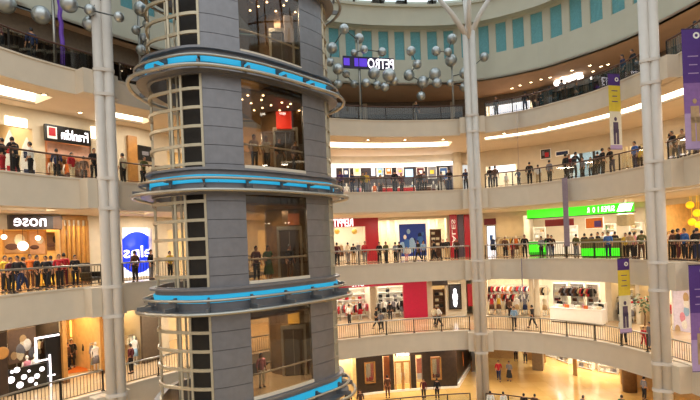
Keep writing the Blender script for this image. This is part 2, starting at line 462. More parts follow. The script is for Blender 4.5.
wall_open('wall_second', Z[2], CEIL[2], w, -90, 780, [(-70, 60, 0, 3.3), (63, 101, 0, 3.3), (121, 141, 0, 3.4), (168, 320, 0, 3.2), (328, 371, 0, 2.95), (376, 409, 0, 3.05), (433, 446, 0, 3.1), (449, 461, .6, 2.9), (467, 473, 0, 3.2), (488, 530, 0, 3.6), (534, 606, 0, 3.5), (612, 636, 0, 3.3), (640, 655, 0, 3.2), (664, 720, 0, 3.3)], ivory)
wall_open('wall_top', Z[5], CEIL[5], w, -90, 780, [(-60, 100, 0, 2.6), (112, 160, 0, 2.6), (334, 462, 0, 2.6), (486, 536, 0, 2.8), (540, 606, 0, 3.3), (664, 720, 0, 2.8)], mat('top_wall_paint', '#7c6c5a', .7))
# ------------------------------------------------------------------ the three big columns
def column(px, label, branches=True, off=-.95):
    u = uat(px, HOR, off); p = R(u, off); n = rimat(u)[1]; t = Vector((n.y, -n.x))
    to_cam = Vector((-p.x, -p.y)).normalized(); side = Vector((-to_cam.y, to_cam.x))
    col = thing('column', label, 'column', (p.x, p.y, Z[1]))
    top = 16.4; z0 = Z[1]
    for sgn in (-1, 1):
        q = p + side * sgn * .215
        MB().lathe([(.235, z0), (.235, top)], (q.x, q.y, 0), 20).build('shaft', colw, col)
    MB().box((p.x, p.y, (z0 + top) / 2), (.12, .34, top - z0), math.atan2(to_cam.y, to_cam.x)).build('spine', colw, col)
    for L in (1, 2, 3, 4, 5):
        for zz in (Z[L] - .08, Z[L] - FT[L] - .1):
            if zz < z0: continue
            mb = MB(); pts = []
            for sgn in (1, -1):
                for j in range(9):
                    a = -PI / 2 + PI * j / 8
                    pts.append(p + side * sgn * (.215 + .265 * math.cos(a)) + to_cam * sgn * (.265 * math.sin(a)))
            mb.poly(pts, zz, zz + .16); mb.build('collar', colw, col)
    for L in (2, 3, 4, 5):
        c = p + n * .62; mb = MB().box((c.x, c.y, Z[L] - FT[L] / 2), (1.75, .74, FT[L]), math.atan2(t.y, t.x))
        mb.build('bracket_block', cream, col)
    top_c = Vector((p.x, p.y, top - .1))
    if branches:
        for k, (dx, dd, up) in enumerate(((-2.3, 0, 2.9), (1.75, .0, 2.7), (.05, 1.0, 2.8), (-.1, -1.0, 2.8))):
            e = top_c + Vector((dx, dd, up)); MB().tube([top_c - Vector((0, 0, .4)), top_c.lerp(e, .5), e], [.22, .17, .14], 12).build('branch', colw, col)
        MB().lathe([(.3, 0), (.34, .12), (.26, .5)], (p.x, p.y, top - .1), 16).build('capital', colw, col)
    return p
column(110.5, 'tall white twin-shaft column at left, right of the two dark shop signs')
column(477, 'tall white column in the middle that branches into struts at its top')
column(657, 'tall white twin-shaft column on the right, between the yellow banners and the purple banner')

# ------------------------------------------------------------------ the lift tower
BODY = [(-9.1, 22.8), (-7.8, 21.9), (-6.36, 21.55), (-4.78, 22.4), (-3.45, 23.65), (-2.3, 25.0), (-1.25, 26.4), (-1.2, 27.9), (-2.3, 29.3), (-4.8, 29.8), (-7.2, 28.9), (-9.0, 26.8), (-9.55, 25)]
bodyc = catmull([Vector(p) for p in BODY], 8, True); NB = len(bodyc)
def bi(k): return k * 8                                # sample index of body point k
ctr = Vector((-5.6, 26.2))
def boff(d, idx=None):
    out = []
    for i in (range(NB) if idx is None else idx):
        i %= NB; a = bodyc[(i - 2) % NB]; b = bodyc[(i + 2) % NB]; t = (b - a).normalized(); n = Vector((t.y, -t.x))
        if n.dot(bodyc[i] - ctr) < 0: n = -n
        out.append(bodyc[i] + n * d)
    return out
TZ0, TZ1 = Z[1], 19.0
tower = thing('lift_tower', 'round grey metal lift tower with blue lit rings and glass fronts, left of the middle', 'lift tower', (ctr.x, ctr.y, TZ0))
def tpart(name, mb, m, parent=None): return mb.build(name, m, parent or tower)
PAN = 5.2 / 6.4
def cladding(i0, i1, nx):
    idx = [i0 + (i1 - i0) * j // 12 for j in range(13)]
    mb = MB(); mb.prism(boff(-.12, range(i0, i1 + 1)), boff(-.05, range(i0, i1 + 1)), TZ0, TZ1, 1)
    z = TZ0 + .29
    while z < TZ1 - .1:
        n = (i1 - i0)
        for c in range(nx):
            a = i0 + n * c // nx; b = i0 + n * (c + 1) // nx
            A, B = boff(-.05, range(a, b + 1)), boff(0, range(a, b + 1))
            for Q in (A, B):
                Q[0] = Q[0].lerp(Q[1], .03); Q[-1] = Q[-1].lerp(Q[-2], .03)
            mb.prism(A, B, z + .012, min(TZ1, z + PAN) - .012, 0)
        z += PAN
    tpart('metal_cladding', mb, [zinc, zincd])
I_A, I_B, I_C, I_D, I_E = bi(2), bi(3), bi(5), bi(6), bi(7)
cladding(I_A, I_B, 1); cladding(I_C, I_D, 1)
cladding(bi(7) + 6, bi(9), 3)
# open cage fronts: mullions and hoops
def cagewin(i0, i1, mull, hoopname='cage'):
    mb = MB()
    for i in mull:
        p = boff(-.02, [i])[0]; mb.box((p.x, p.y, (TZ0 + TZ1) / 2), (.1, .1, TZ1 - TZ0), 0)
    tpart('cage_mullions', mb, cage)
    z = TZ0 + .2225; hb = MB()
    while z < TZ1:
        hb.prism(boff(-.07, range(i0, i1 + 1)), boff(.03, range(i0, i1 + 1)), z, z + .13); z += PAN
    tpart('cage_hoops', hb, cage)
def npx(px):
    return min(range(-8, bi(2) + 1), key=lambda i: abs(F * bodyc[i % NB].x / bodyc[i % NB].y + 350 - px))
cagewin(-4, bi(2), [-4, npx(171), npx(181), bi(2)])
cagewin(bi(6), bi(7) + 6, [bi(6) + 1, bi(6) + 5, bi(7), bi(7) + 6])
# lift shaft seen through the left cage, with guide rails, and a lift car
sh = MB().poly([(-7.55, 22.35), (-6.5, 21.95), (-5.9, 24.4), (-8.1, 25.0)], TZ0, TZ1)
tpart('lift_shaft', sh, shaftd)
gr = MB()
for (x, y) in ((-7.62, 22.2), (-8.3, 24.2), (-8.25, 22.9)):
    gr.box((x, y, (TZ0 + TZ1) / 2), (.07, .07, TZ1 - TZ0))
tpart('guide_rails', gr, cage)
# decks, ceilings, sills, glazing, handrails, lights of each storey
glz = range(I_B, I_C + 1)
for L in (1, 2, 3, 4, 5):
    z = Z[L]
    inner = boff(-.15, range(bi(3), bi(9)))
    if L > 1:
        pts = [(p.x, p.y) for p in inner] + [(-5.2, 29.3), (-5.6, 26.4), (-5.2, 23.2)]
        tpart('deck', MB().poly(pts, z - .3, z), floorm)
        if L < 5 or True:
            cl = tpart('lobby_ceiling', MB().poly(pts, z + 3.55, z + 3.65), brownw)
            if L >= 4:
                dl = MB()
                for (x, y) in ((-4.7, 23.4), (-4.2, 24.2), (-3.9, 25.2), (-4.8, 24.7), (-3.1, 25.6), (-3.6, 26.2), (-2.6, 26.4), (-4.9, 26.0), (-4.4, 25.6), (-5.1, 24.0), (-3.3, 24.8), (-2.9, 25.1), (-4.0, 23.5)):
                    MB().lathe([(.05, 0), (.05, .03)], (x, y, z + 3.515), 8).build('downlight', dotl, cl)
    g = MB().prism(boff(-.03, glz), boff(-.005, glz), z + .12, z + 4.15)
    if L > 1: tpart('window_glass', g, towerglass)
    if L > 1:
        tpart('sill', MB().prism(boff(-.12, glz), boff(.06, glz), z - .02, z + .12), cream)
        tpart('head_trim', MB().prism(boff(-.1, glz), boff(.02, glz), z + 4.1, z + 4.25), cage)
        tpart('handrail', MB().tube([(p.x, p.y, z + 1.08) for p in boff(-.12, glz)], .045, 8), mat('pale_rail', '#d2cdc2', .35, .2))
for L in (2, 3, 4, 5, 6):
    z = Z[L]
    b0 = MB().prism(boff(-.1), boff(.05), z - 1.2, z - .02, closed=True); rbm = tpart('ring_beam', b0, zinc)
    tpart('ring_cap', MB().prism(boff(-.05), boff(.28), z - .16, z - .06, closed=True), zinc)
    # blue strip in segments between the brackets
    NBR = 26; br = MB()
    for k in range(NBR):
        i0 = NB * k // NBR; i1 = NB * (k + 1) // NBR
    step = 4; ls = MB()
    for i in range(0, NB, step * 2):
        r = range(i, i + step * 2 + 1)
        A, B = boff(.05, r), boff(.13, r)
        ls.prism(A[0:], B[0:], z - .70, z - .36)
        q0, q1 = boff(.05, [i])[0], boff(.86, [i])[0]; d = q1 - q0; c = (q0 + q1) / 2
        br = MB(); br.box((c.x, c.y, z - .98), (d.length, .09, .22), math.atan2(d.y, d.x))
        q2 = boff(.56, [i])[0]; d2 = q2 - q0; c2 = (q0 + q2) / 2
        br.box((c2.x, c2.y, z - .58), (d2.length, .09, .16), math.atan2(d2.y, d2.x))
        c3 = boff(.2, [i])[0]; br.box((c3.x, c3.y, z - .75), (.12, .09, .6), math.atan2(d.y, d.x)); tpart('ring_bracket', br, mat('ring_grey', '#6d6b6b', .45, .4), rbm)
    tpart('blue_light_strip', ls, bluel)
    tpart('ring_tube', MB().tube([(p.x, p.y, z - .56) for p in boff(.55)], .065, 8, closed=True), steel)
    tpart('ring_tube', MB().tube([(p.x, p.y, z - 1.1) for p in boff(.86)], .085, 10, closed=True), steel)
    tpart('ring_shelf', MB().prism(boff(.04), boff(.5), z - 1.12, z - 1.06, closed=True), zinc)
tpart('lobby_back', MB().prism(boff(-.35, range(bi(8), bi(10) + 1)), boff(-.25, range(bi(8), bi(10) + 1)), Z[5], Z[5] + 3.55), brownw)
# polished core with lift doors behind the glass
cr = MB()
core = [Vector((-3.4 + 1.45 * math.cos(a), 27.8 + 1.45 * math.sin(a))) for a in [2 * PI * k / 28 for k in range(28)]]
for k in range(28):
    a = core[k]; b = core[(k + 1) % 28]; c = (a + b) / 2; dd = b - a
    cr.box((c.x, c.y, (TZ0 + TZ1) / 2), (dd.length + .01, .08, TZ1 - TZ0), math.atan2(dd.y, dd.x))
tpart('core_wall', cr, stone)
tc_ = Vector((3.4, -27.8)).normalized()
for L in (2, 3, 4, 5):
    base = Vector((-3.4, 27.8)) + tc_ * 1.5; rz = math.atan2(tc_.x, -tc_.y)
    d = tpart('lift_door', MB().box((base.x - .15, base.y, Z[L] + 1.2), (.95, .1, 2.4), rz), darkw)
    MB().box((base.x - .15, base.y - .06, Z[L] + 1.2), (.03, .04, 2.36), rz).build('door_seam', steel, d)
    jm = MB(); jm.box((base.x - .75, base.y, Z[L] + 1.3), (.12, .16, 2.6), rz); jm.box((base.x + .45, base.y, Z[L] + 1.3), (.12, .16, 2.6), rz); jm.box((base.x - .15, base.y, Z[L] + 2.55), (1.3, .16, .2), rz)
    jm.build('door_frame', steel, d)
pn_ = Vector((-3.4, 27.8)) + tc_ * 1.65
tpart('lobby_sign', MB().box((pn_.x - .2, pn_.y, Z[4] + 3.0), (.8, .12, .9), .1), glow('lit_red_sign', '#d5230f', .8))
tpart('lobby_sign', MB().box((pn_.x + .1, pn_.y, Z[3] + 3.0), (.6, .12, .6), .1), glow('lit_orange_sign', '#8c4a28', .5))
tpart('lobby_sign', MB().box((pn_.x - .1, pn_.y, Z[2] + 3.1), (.6, .12, .7), .1), glow('lit_yellow_sign', '#b98a1c', .6))
tpart('lobby_sign', MB().box((pn_.x + .3, pn_.y - .6, Z[5] + 2.3), (.45, .2, 1.3), .3), glow('lit_grey_sign', '#a59a98', .5))

tower.location.x += .2
# ------------------------------------------------------------------ railings
def railing(L, pa, pb, label, style, off=.14):
    ua, ub = ul(pa, L, off), ul(pb, L, off); z = Z[L]
    pm = R((ua + ub) / 2, off); r = thing('railing', label, 'railing', (pm.x, pm.y, z + .04))
    hm, pmn = {'dark': (railbrown, darkmetal), 'steel': (steel, darkmetal), 'brown': (railbrown, darkmetal)}[style]
    MB().tube([(p.x, p.y, z + 1.08) for p in line(ua, ub, off, .4)], .045, 8).build('handrail', hm, r)
    MB().tube([(p.x, p.y, z + .16) for p in line(ua, ub, off, .4)], .02, 6).build('base_rail', pmn, r)
    n = max(2, int((ub - ua) / 1.75) + 1); bal = MB(); gl = MB()
    us = [ua + (ub - ua) * i / (n - 1) for i in range(n)]
    for u in us:
        p = R(u, off)
        pb_ = MB().box((p.x, p.y, z + .56), (.07, .05, 1.04), ang(u)); pb_.box((p.x, p.y, z + .06), (.16, .12, .05), ang(u)); pb_.build('post', pmn, r)
    if style == 'dark' or style == 'brown':
        gl = band(ua + .05, ub - .05, off - .008, off + .008, z + .2, z + 1.0); gl.build('glass_panel', clear, r)
    if style in ('steel', 'brown'):
        u = ua + .1
        while u < ub:
            p = R(u, off + .03); bal.box((p.x, p.y, z + .59), (.018, .018, .86), ang(u)); u += .16
        bal.build('balusters', pmn, r)
places = [(-40, 100, 'left of left column'), (121, 328, 'passing behind lift tower'), (331, 469, 'from lift tower to branching column'), (485, 646, 'from branching to right column'), (669, 760, 'beyond the right column')]
lv = {5: ('top-floor balcony railing with dark handrail', 'brown'), 4: ('dark-topped railing one floor below the top floor', 'dark'), 3: ('metal railing on the balcony at eye level', 'steel'), 2: ('metal railing one floor above the ground floor', 'steel'), 1: ('railing along the golden ground floor', 'dark')}
for L in (5, 4, 3, 2, 1):
    for (a, b, t) in places:
        if L == 1 and b == 328: continue
        railing(L, a, b, lv[L][0] + ', ' + t, lv[L][1], -1.5 if L == 1 else .14)

# ------------------------------------------------------------------ sculptures of silver balls on poles
def sculpture(label, pole_px, pole_py, off, balls, top_py):
    u, p, z = hit(pole_px, pole_py, off); y0 = p.y
    s = thing('molecule_sculpture', label, 'sculpture', (p.x, p.y, Z[5]))
    pts = []
    for k, (px, py, r) in enumerate(balls):
        d = y0 + ((k * 37) % 11 - 5) * .12
        x, y = pxr(px, py); pts.append((Vector((x * d / F, d, EYE - y * d / F)), r * d / F * 1.12))
    x, y = pxr(pole_px, top_py); ztop = EYE - y * y0 / F
    MB().tube([(p.x, p.y, Z[5] + .03), (p.x, p.y, ztop)], .07, 10).build('pole', steel, s)
    MB().lathe([(.22, 0), (.22, .04), (.09, .08)], (p.x, p.y, Z[5]), 16).build('base_plate', steel, s)
    for (c, r) in pts: MB().ball(c, r, 18, 12).build('silver_ball', ballm, s)
    done = [(Vector((p.x, p.y, ztop)), .05)]; todo = list(pts)
    # each ball joins its nearest neighbour (and at first the pole)
    while todo:
        best = min(((a, b) for a in todo for b in done), key=lambda ab: (ab[0][0] - ab[1][0]).length)
        a, b = best; todo.remove(a); done.append(a)
        e = b[0]
        if b is done[0]:
            e = Vector((p.x, p.y, min(ztop, max(Z[5] + 1, a[0].z))))
        if (a[0] - e).length > .1: MB().tube([a[0], e], .035, 6).build('rod', rodm, s)
    return s
sculpture('cluster of silver balls on a steel pole, upper left, beside the left column', 55, 55, .5,
          [(5, 3, 9), (41, 15, 8), (26, -8, 6), (69, 4, 7.5), (90, 10, 5), (90, 24, 6.5), (119, 17, 4.5), (62, -12, 7), (108, -8, 6), (16, -14, 7)], -8)
sculpture('small cluster of silver balls just left of the lift tower', 140, 60, .6,
          [(141, 9, 6.5), (136, 30, 4), (144, 39, 5), (141, 50, 4.5), (147, 24, 4)], 12)
sculpture('cluster of silver balls beside the lit mirrored sign, right of the lift tower', 360, 95, .5,
          [(344, 29, 4.5), (332, 48, 5), (359, 38.5, 4.5), (364, 49.5, 3.6), (354, 53, 3.2), (382, 52, 4), (338, 69, 5), (338, 84, 4), (354, 84, 3.5), (366, 83, 4), (374, 73, 5.5), (389, 75, 6), (394, 81, 4), (377, 85, 4), (385, 87, 4), (330, 62, 4), (346, 74, 3.5)], 40)
sculpture('cluster of silver balls on a pole just left of the branching column', 453, 95, .5,
          [(411, 51, 4.2), (417, 64.5, 4.2), (409, 75, 5), (436, 51, 4.2), (435, 74, 5.5), (452, 39, 4.6), (448, 52, 3.6), (451, 60.5, 5.5), (423, 82, 5.5), (437, 83, 4.5), (421, 96, 4), (465, 73, 5.2), (464, 87, 4), (484, 57, 4.2), (450, 83, 3)], 60)
# moving-letter sign with mirrored lettering
u, p, z = hit(369, 62, .25); sc_ = p.y / F
sg = thing('letter_sign', 'glowing white mirrored letters on a dark violet-ended bar before the silver balls', 'sign', (p.x, p.y, z - .5), ang(u))
MB().box((0, .12, .45), (53 * sc_, .12, 12 * sc_)).build('housing', mat('violet_black', '#241c3c', .5), sg, True)
xform(text_mb('PETRO', 27.5 * sc_, 10 * sc_, .02, True), (12.5 * sc_, .03, .42)).build('letters', whitel, sg, True)
for (x, wd, hh) in ((-23, 6, 7), (-13, 4, 8), (-6, 8, 8)): MB().box((x * sc_, .04, .45), (wd * sc_, .05, hh * sc_)).build('violet_pixels', purpl, sg, True)
MB().tube([(-9 * sc_, .2, .45), (-9 * sc_, .2, Z[5] + .04 - (z - .5))], .05, 8).build('post', rodm, sg, True)
# violet neon ribbon on the left balcony, its glow only a violet colour
u, p, z = hit(60.5, 30, .4)
zz = [(59, 0), (60.5, 8), (59.5, 16), (61.5, 24), (61, 33), (62.5, 42), (62.5, 58)]
pts = []
for (a, b) in zz:
    x, y = pxr(a, b); pts.append((x * p.y / F, p.y, EYE - y * p.y / F))
pts[-1] = (pts[-1][0], p.y, Z[5] + .02)
nb = MB().tube(pts, .11, 6); tag(nb.build('neon_strip', mat('violet_neon', '#6b3fae', .5)), 'violet neon strip beside the steel pole on the upper left balcony', 'neon_strip')

# ------------------------------------------------------------------ banners standing out from the balconies
def banner(px, L, dz, h, wd, label, kind, words):
    u = ul(px, L, -.5); p = R(u, -.08); n = rimat(u)[1]; rz = math.atan2(n.y, n.x) if kind != 'plain' else math.atan2(p.y, p.x) + words; ztop = Z[L] + dz
    b = thing('banner', label, 'banner', (p.x, p.y, ztop - h), rz)   # local -x points into the hall
    def cl(z0, z1, m, name): return MB().box((-.1 - wd / 2, 0, (z0 + z1) / 2), (wd, .02, z1 - z0)).build(name, m, b, True)
    if kind == 'yellow':
        cl(h * .84, h, purple, 'purple_head'); cl(h * .5, h * .84, yellowc, 'yellow_field'); cl(h * .06, h * .5, palecl, 'picture_field'); cl(0, h * .06, lilac, 'foot_strip')
    elif kind == 'purple':
        cl(h * .55, h, purple, 'purple_field'); cl(h * .3, h * .55, mat('violet_cloth', '#7d5a98', .7), 'violet_field'); cl(0, h * .3, lilac, 'lilac_field')
    else:
        cl(0, h, mat('dull_violet_cloth', '#8b7f92', .7), 'cloth')
    for s in (-1, 1):
        y = s * .016
        if kind != 'plain':
            rg = MB(); k = 14
            cx, cz, ro, ri = -.1 - wd * (.28 if kind == 'yellow' else .3), h * (.92 if kind == 'yellow' else .94), wd * .16, wd * .08
            vs = []
            for j in range(k):
                a = 2 * PI * j / k
                for r in (ri, ro):
                    for yy in (y - .005, y + .005): vs.append((cx + r * math.cos(a), yy, cz + r * math.sin(a)))
            fs = []
            for j in range(k):
                a = 4 * j; c = 4 * ((j + 1) % k)
                fs += [(a, a + 2, c + 2, c), (a + 1, a + 3, c + 3, c + 1), (a, a + 1, c + 1, c), (a + 2, a + 3, c + 3, c + 2)]
            rg.add(vs, fs); rg.build('ring_emblem', whitem, b, True)
            ln = MB()
            for j, fr in enumerate((.77, .70, .63)):
                MB().box((-.1 - wd / 2, y, h * fr), (wd * (.5 - .1 * (j % 2)), .008, .045)).build('print_line', purple if kind == 'yellow' else lilac, b, True)
            fg = MB()      # printed figures
            fg.ball((-.1 - wd * .5, y, h * .40), .1, 10, 6, 0, (1, .06, 1.2)); fg.box((-.1 - wd * .5, y, h * .29), (wd * .42, .012, h * .14)); fg.box((-.1 - wd * .36, y, h * .17), (wd * .2, .012, h * .2)); fg.box((-.1 - wd * .62, y, h * .17), (wd * .2, .012, h * .2))
            fg.build('printed_figure', mat('print_dark', '#4b3a55', .7) if kind == 'yellow' else mat('print_tan', '#a98c6a', .7), b, True)
    arm = MB(); zt = h - .03
    arm.tube([(.22 if dz > .5 else .12, 0, zt), (-.1 - wd, 0, zt)], .022, 8); arm.build('arm', darkmetal, b, True)
    MB().tube([(-.1, 0, .03), (-.1 - wd, 0, .03)], .018, 6).build('foot_bar', darkmetal, b, True)
banner(616, 5, .4, 4.4, .8, 'yellow and purple banner hanging from the top balcony left of the right column', 'yellow', '')
banner(514.5, 5, .3, 4.4, .8, 'thin violet banner seen edge-on, hanging from the top balcony just right of the branching column', 'plain', 0.0)
banner(698, 5, .5, 5.6, .95, 'wide purple banner with white ring emblem hanging at the upper right edge', 'purple', '')
banner(557.5, 4, .15, 4.5, .8, 'dull violet banner hanging in front of the green sign', 'plain', .4)
banner(518.5, 3, .1, 3.0, .8, 'thin violet banner seen edge-on, hanging below the green sign just right of the branching column', 'plain', 0.05)
banner(623.5, 3, .15, 4.3, .8, 'yellow banner with purple head hanging below the green counter, left of the right column', 'yellow', '')
banner(701, 3, .0, 5.0, .95, 'purple banner at the lower right edge beside the bright shop', 'purple', '')
# ------------------------------------------------------------------ helpers for shop contents
def at(px, py, off):                       # point, angle and scale of a pixel on the line at this offset
    u, p, z = hit(px, py, off); return u, p, z, ang(u), p.y / F
def span(px0, px1, py0, py1, off):         # centre, angle, width, z range of a pixel rectangle on that line
    pm = (py0 + py1) / 2
    ua, ub = uat(px0, pm, off), uat(px1, pm, off); a, b = R(ua, off(ua) if callable(off) else off), R(ub, off(ub) if callable(off) else off)
    c = (a + b) / 2; d = b - a; um = (ua + ub) / 2
    xm = (px0 + px1) / 2
    z1 = EYE - pxr(xm, py0)[1] * c.y / F; z0 = EYE - pxr(xm, py1)[1] * c.y / F
    return c, math.atan2(d.y, d.x), d.length, min(z0, z1), max(z0, z1), um
def board(px0, px1, py0, py1, off, m, name, label, cat, th=.1, group=None, frame=None, fm=None):
    c, rz, wd, z0, z1, um = span(px0, px1, py0, py1, off)
    t = thing(name, label, cat, (c.x, c.y, z0), rz, group)
    MB().bbox((0, 0, (z1 - z0) / 2), (wd, th, z1 - z0), .015).build('panel', m, t, True)
    if frame:
        f = MB(); h = z1 - z0
        for s in (-1, 1): f.box((s * (wd / 2 + frame / 2), -.01, h / 2), (frame, th + .05, h + 2 * frame)); f.box((0, -.01, h / 2 + s * (h / 2 + frame / 2)), (wd, th + .05, frame))
        f.build('frame', fm or darkw, t, True)
    return t, wd, z1 - z0
def letters(t, txt, cx, cz, wd, ht, m, mirror=True, y=-.07, name='lettering'):
    return xform(text_mb(txt, wd, ht, .015, mirror), (cx, y, cz)).build(name, m, t, True)
LITN = 0
def lights(pa, pb, L, m, n, where, d0=1.0, d1=2.6, off=None):
    o = off or w; ua, ub = ul(pa, L, o), ul(pb, L, o); z = CEIL[L] - .07
    for i in range(n):
        a = ua + (ub - ua) * (i + .15) / n; b = ua + (ub - ua) * (i + .85) / n
        t = thing('ceiling_light', 'flat glowing ceiling panel inside ' + where, 'ceiling light', (R((a + b) / 2, plus(o, d0)((a + b) / 2)).x, R((a + b) / 2, plus(o, d0)((a + b) / 2)).y, z), 0, 'ceiling panels inside ' + where)
        band(a, b, plus(o, d0), plus(o, d1), z, z + .04).build('diffuser', m, t)
        f = band(a - .05, b + .05, plus(o, d0 - .06), plus(o, d0), z - .01, z + .06); band(a - .05, b + .05, plus(o, d1), plus(o, d1 + .06), z - .01, z + .06, f); f.build('frame', steel, t)
# shared shapes of goods
def garment_mesh(m):
    mb = MB()
    prof = [(-.22, 0), (.22, 0), (.20, .38), (.33, .22), (.40, .32), (.24, .62), (.08, .66), (-.08, .66), (-.24, .62), (-.40, .32), (-.33, .22), (-.20, .38)]
    n = len(prof); vs = [(x, y, z) for y in (-.05, .05) for (x, z) in prof]
    mb.add(vs, [tuple(range(n)), tuple(range(2 * n - 1, n - 1, -1))] + [(i, (i + 1) % n, n + (i + 1) % n, n + i) for i in range(n)])
    return mb.mesh('garment', m)
def hanger_mesh():
    return MB().tube([(-.2, 0, .63), (0, 0, .72), (.2, 0, .63)], .012, 5).tube([(0, 0, .72), (0, 0, .80), (.03, 0, .83), (.05, 0, .80)], .01, 5).mesh('hanger', steel)
def bag_mesh(m):
    return MB().bbox((0, 0, .14), (.34, .14, .28), .03).tube([(-.1, 0, .27), (-.08, 0, .42), (.08, 0, .42), (.1, 0, .27)], .015, 5).mesh('bag', m)
def box_mesh(m):
    return MB().bbox((0, 0, .1), (.3, .22, .18), .015).bbox((0, 0, .2), (.32, .24, .05), .012).mesh('gift_box', m)
def bottle_mesh(m):
    return MB().lathe([(.06, 0), (.065, .02), (.065, .2), (.025, .27), (.025, .34), (.03, .35)], (0, 0, 0), 10).mesh('bottle', m)
PAL = {k: mat('cloth_' + k, v, .85, noise=.12, scale=12) for k, v in dict(black='#1b191b', white='#e6e1d8', red='#b3202a', navy='#1e2a4c', grey='#77757a', brown='#5b3a28', pink='#d58a98', yellow='#d9b13a', green='#3d6b38', blue='#3a66a8', tan='#b99a70', purple='#51306e', orange='#c9641f', teal='#2f6d72', olive='#5c5a32', cream='#d8c9a8', maroon='#5c1a22', lightblue='#8fb0cc').items()}
HANG = hanger_mesh(); GAR = {}; BAG = {}; BOX = {}; BOT = {}
def get(cache, fn, k):
    if k not in cache: cache[k] = fn(PAL[k])
    return cache[k]
def put(name, me, loc, rz, label, cat, group):
    o = bpy.data.objects.new(name, me); C.objects.link(o); o.location = loc; o.rotation_euler = (0, 0, rz); return tag(o, label, cat, group)
def rack(px, L, off, ln, cols, where, h=1.55, face=.0, full=True):
    """a clothes rail and the garments on it"""
    u = ul(px, L, off); o = off(u) if callable(off) else off; p = R(u, o); rz = ang(u) + face; z = Z[L]
    t = thing('clothes_rail', 'metal clothes rail ' + where, 'clothes rail', (p.x, p.y, z), rz)
    f = MB()
    for s in (-1, 1): f.tube([(s * ln / 2, 0, .02), (s * ln / 2, 0, h)], .025, 6); f.box((s * ln / 2, 0, .02), (.06, .5, .04))
    f.tube([(-ln / 2, 0, .1), (ln / 2, 0, .1)], .015, 6); f.build('stand', steel, t, True); MB().tube([(-ln / 2, 0, h), (ln / 2, 0, h)], .022, 6).build('bar', steel, t, True)
    n = max(2, int(ln / .16)); M = tf((p.x, p.y, z), rz)
    for i in range(n):
        k = cols[i % len(cols)]; q = M @ Vector((-ln / 2 + ln * (i + .5) / n, 0, h - .79))
        g = put('garment', get(GAR, garment_mesh, k), q, rz + (PI / 2 - .5 if i % 3 else .9), k + ' garment on the rail ' + where, 'garment', 'garments on the rail ' + where)
        c = bpy.data.objects.new('hanger', HANG); C.objects.link(c); c.parent = g
    return t
def shelves(px0, px1, L, off, h, rows, m, goods, where, gname, d=.42, fill=.9, step=.4):
    ua, ub = ul(px0, L, off), ul(px1, L, off); fo = off if callable(off) else (lambda q: off)
    a, b = R(ua, fo(ua)), R(ub, fo(ub)); c = (a + b) / 2; wd = (b - a).length; rz = math.atan2((b - a).y, (b - a).x); z = Z[L]
    t = thing('shelf_unit', 'open shelf unit ' + where, 'shelf', (c.x, c.y, z), rz)
    f = MB()
    for s in (-1, 1): f.box((s * (wd / 2 - .02), 0, h / 2), (.04, d, h))
    f.box((0, d / 2 - .015, h / 2), (wd - .08, .03, h)); f.build('carcass', m, t, True)
    M = tf((c.x, c.y, z), rz)
    for r in range(rows + 1):
        zz = .1 + (h - .14) * r / rows
        MB().box((0, -.02, zz), (wd - .08, d - .05, .035)).build('shelf_board', m, t, True)
        if r == rows: continue
        x = -wd / 2 + .28
        while x < wd / 2 - .2:
            if rnd.random() < fill:
                kind, k = goods[rnd.randrange(len(goods))]
                me = {'bag': lambda: get(BAG, bag_mesh, k), 'box': lambda: get(BOX, box_mesh, k), 'bottle': lambda: get(BOT, bottle_mesh, k)}[kind]()
                if not (kind == 'bag' and (h - .14) / rows < .45):
                    q = M @ Vector((x, -.04, zz + .019 + (.01 if kind == 'box' else 0)))
                    put({'bag': 'handbag', 'box': 'gift_box', 'bottle': 'bottle'}[kind], me, q, rz, '%s %s on shelf %s' % (k, kind, where), kind, gname + ', ' + k + ' ' + kind)
            x += step
    return t
def counter(px0, px1, L, off, h, m, topm, label, panel=None, d=.7):
    ua, ub = ul(px0, L, off), ul(px1, L, off); o = off(ua) if callable(off) else off
    a, b = R(ua, o), R(ub, o); c = (a + b) / 2; wd = (b - a).length; rz = math.atan2((b - a).y, (b - a).x); z = Z[L]
    t = thing('counter', label, 'counter', (c.x, c.y, z), rz)
    MB().bbox((0, 0, h / 2 + .04), (wd - .06, d - .08, h - .08), .02).build('body', m, t, True)
    MB().bbox((0, 0, h - .02), (wd, d, .06), .015).build('worktop', topm, t, True)
    MB().box((0, .02, .05), (wd - .16, d - .2, .1)).build('plinth', darkmetal, t, True)
    if panel: MB().box((0, -d / 2 + .02, h * panel[1]), (wd - .2, .05, h * panel[2])).build('lit_panel', panel[0], t, True)
    return t, c, rz, wd
def portal(px0, px1, L, off, head, beam, pl, pr, m, label, name='portal', th=.35):
    ua, ub = ul(px0, L, off), ul(px1, L, off); um = (ua + ub) / 2; p = R(um, off(um) if callable(off) else off)
    t = thing(name, label, 'shop front', (p.x, p.y, Z[L])); o2 = plus(off, -th)
    band(ua, ub, o2, plus(off, 0), Z[L] + head, Z[L] + head + beam).build('beam', m, t)
    if pl: band(ua, ua + pl, o2, plus(off, 0), Z[L], Z[L] + head).build('pier', m, t)
    if pr: band(ub - pr, ub, o2, plus(off, 0), Z[L], Z[L] + head).build('pier', m, t)
    return t
wf = plus(w, -.1)
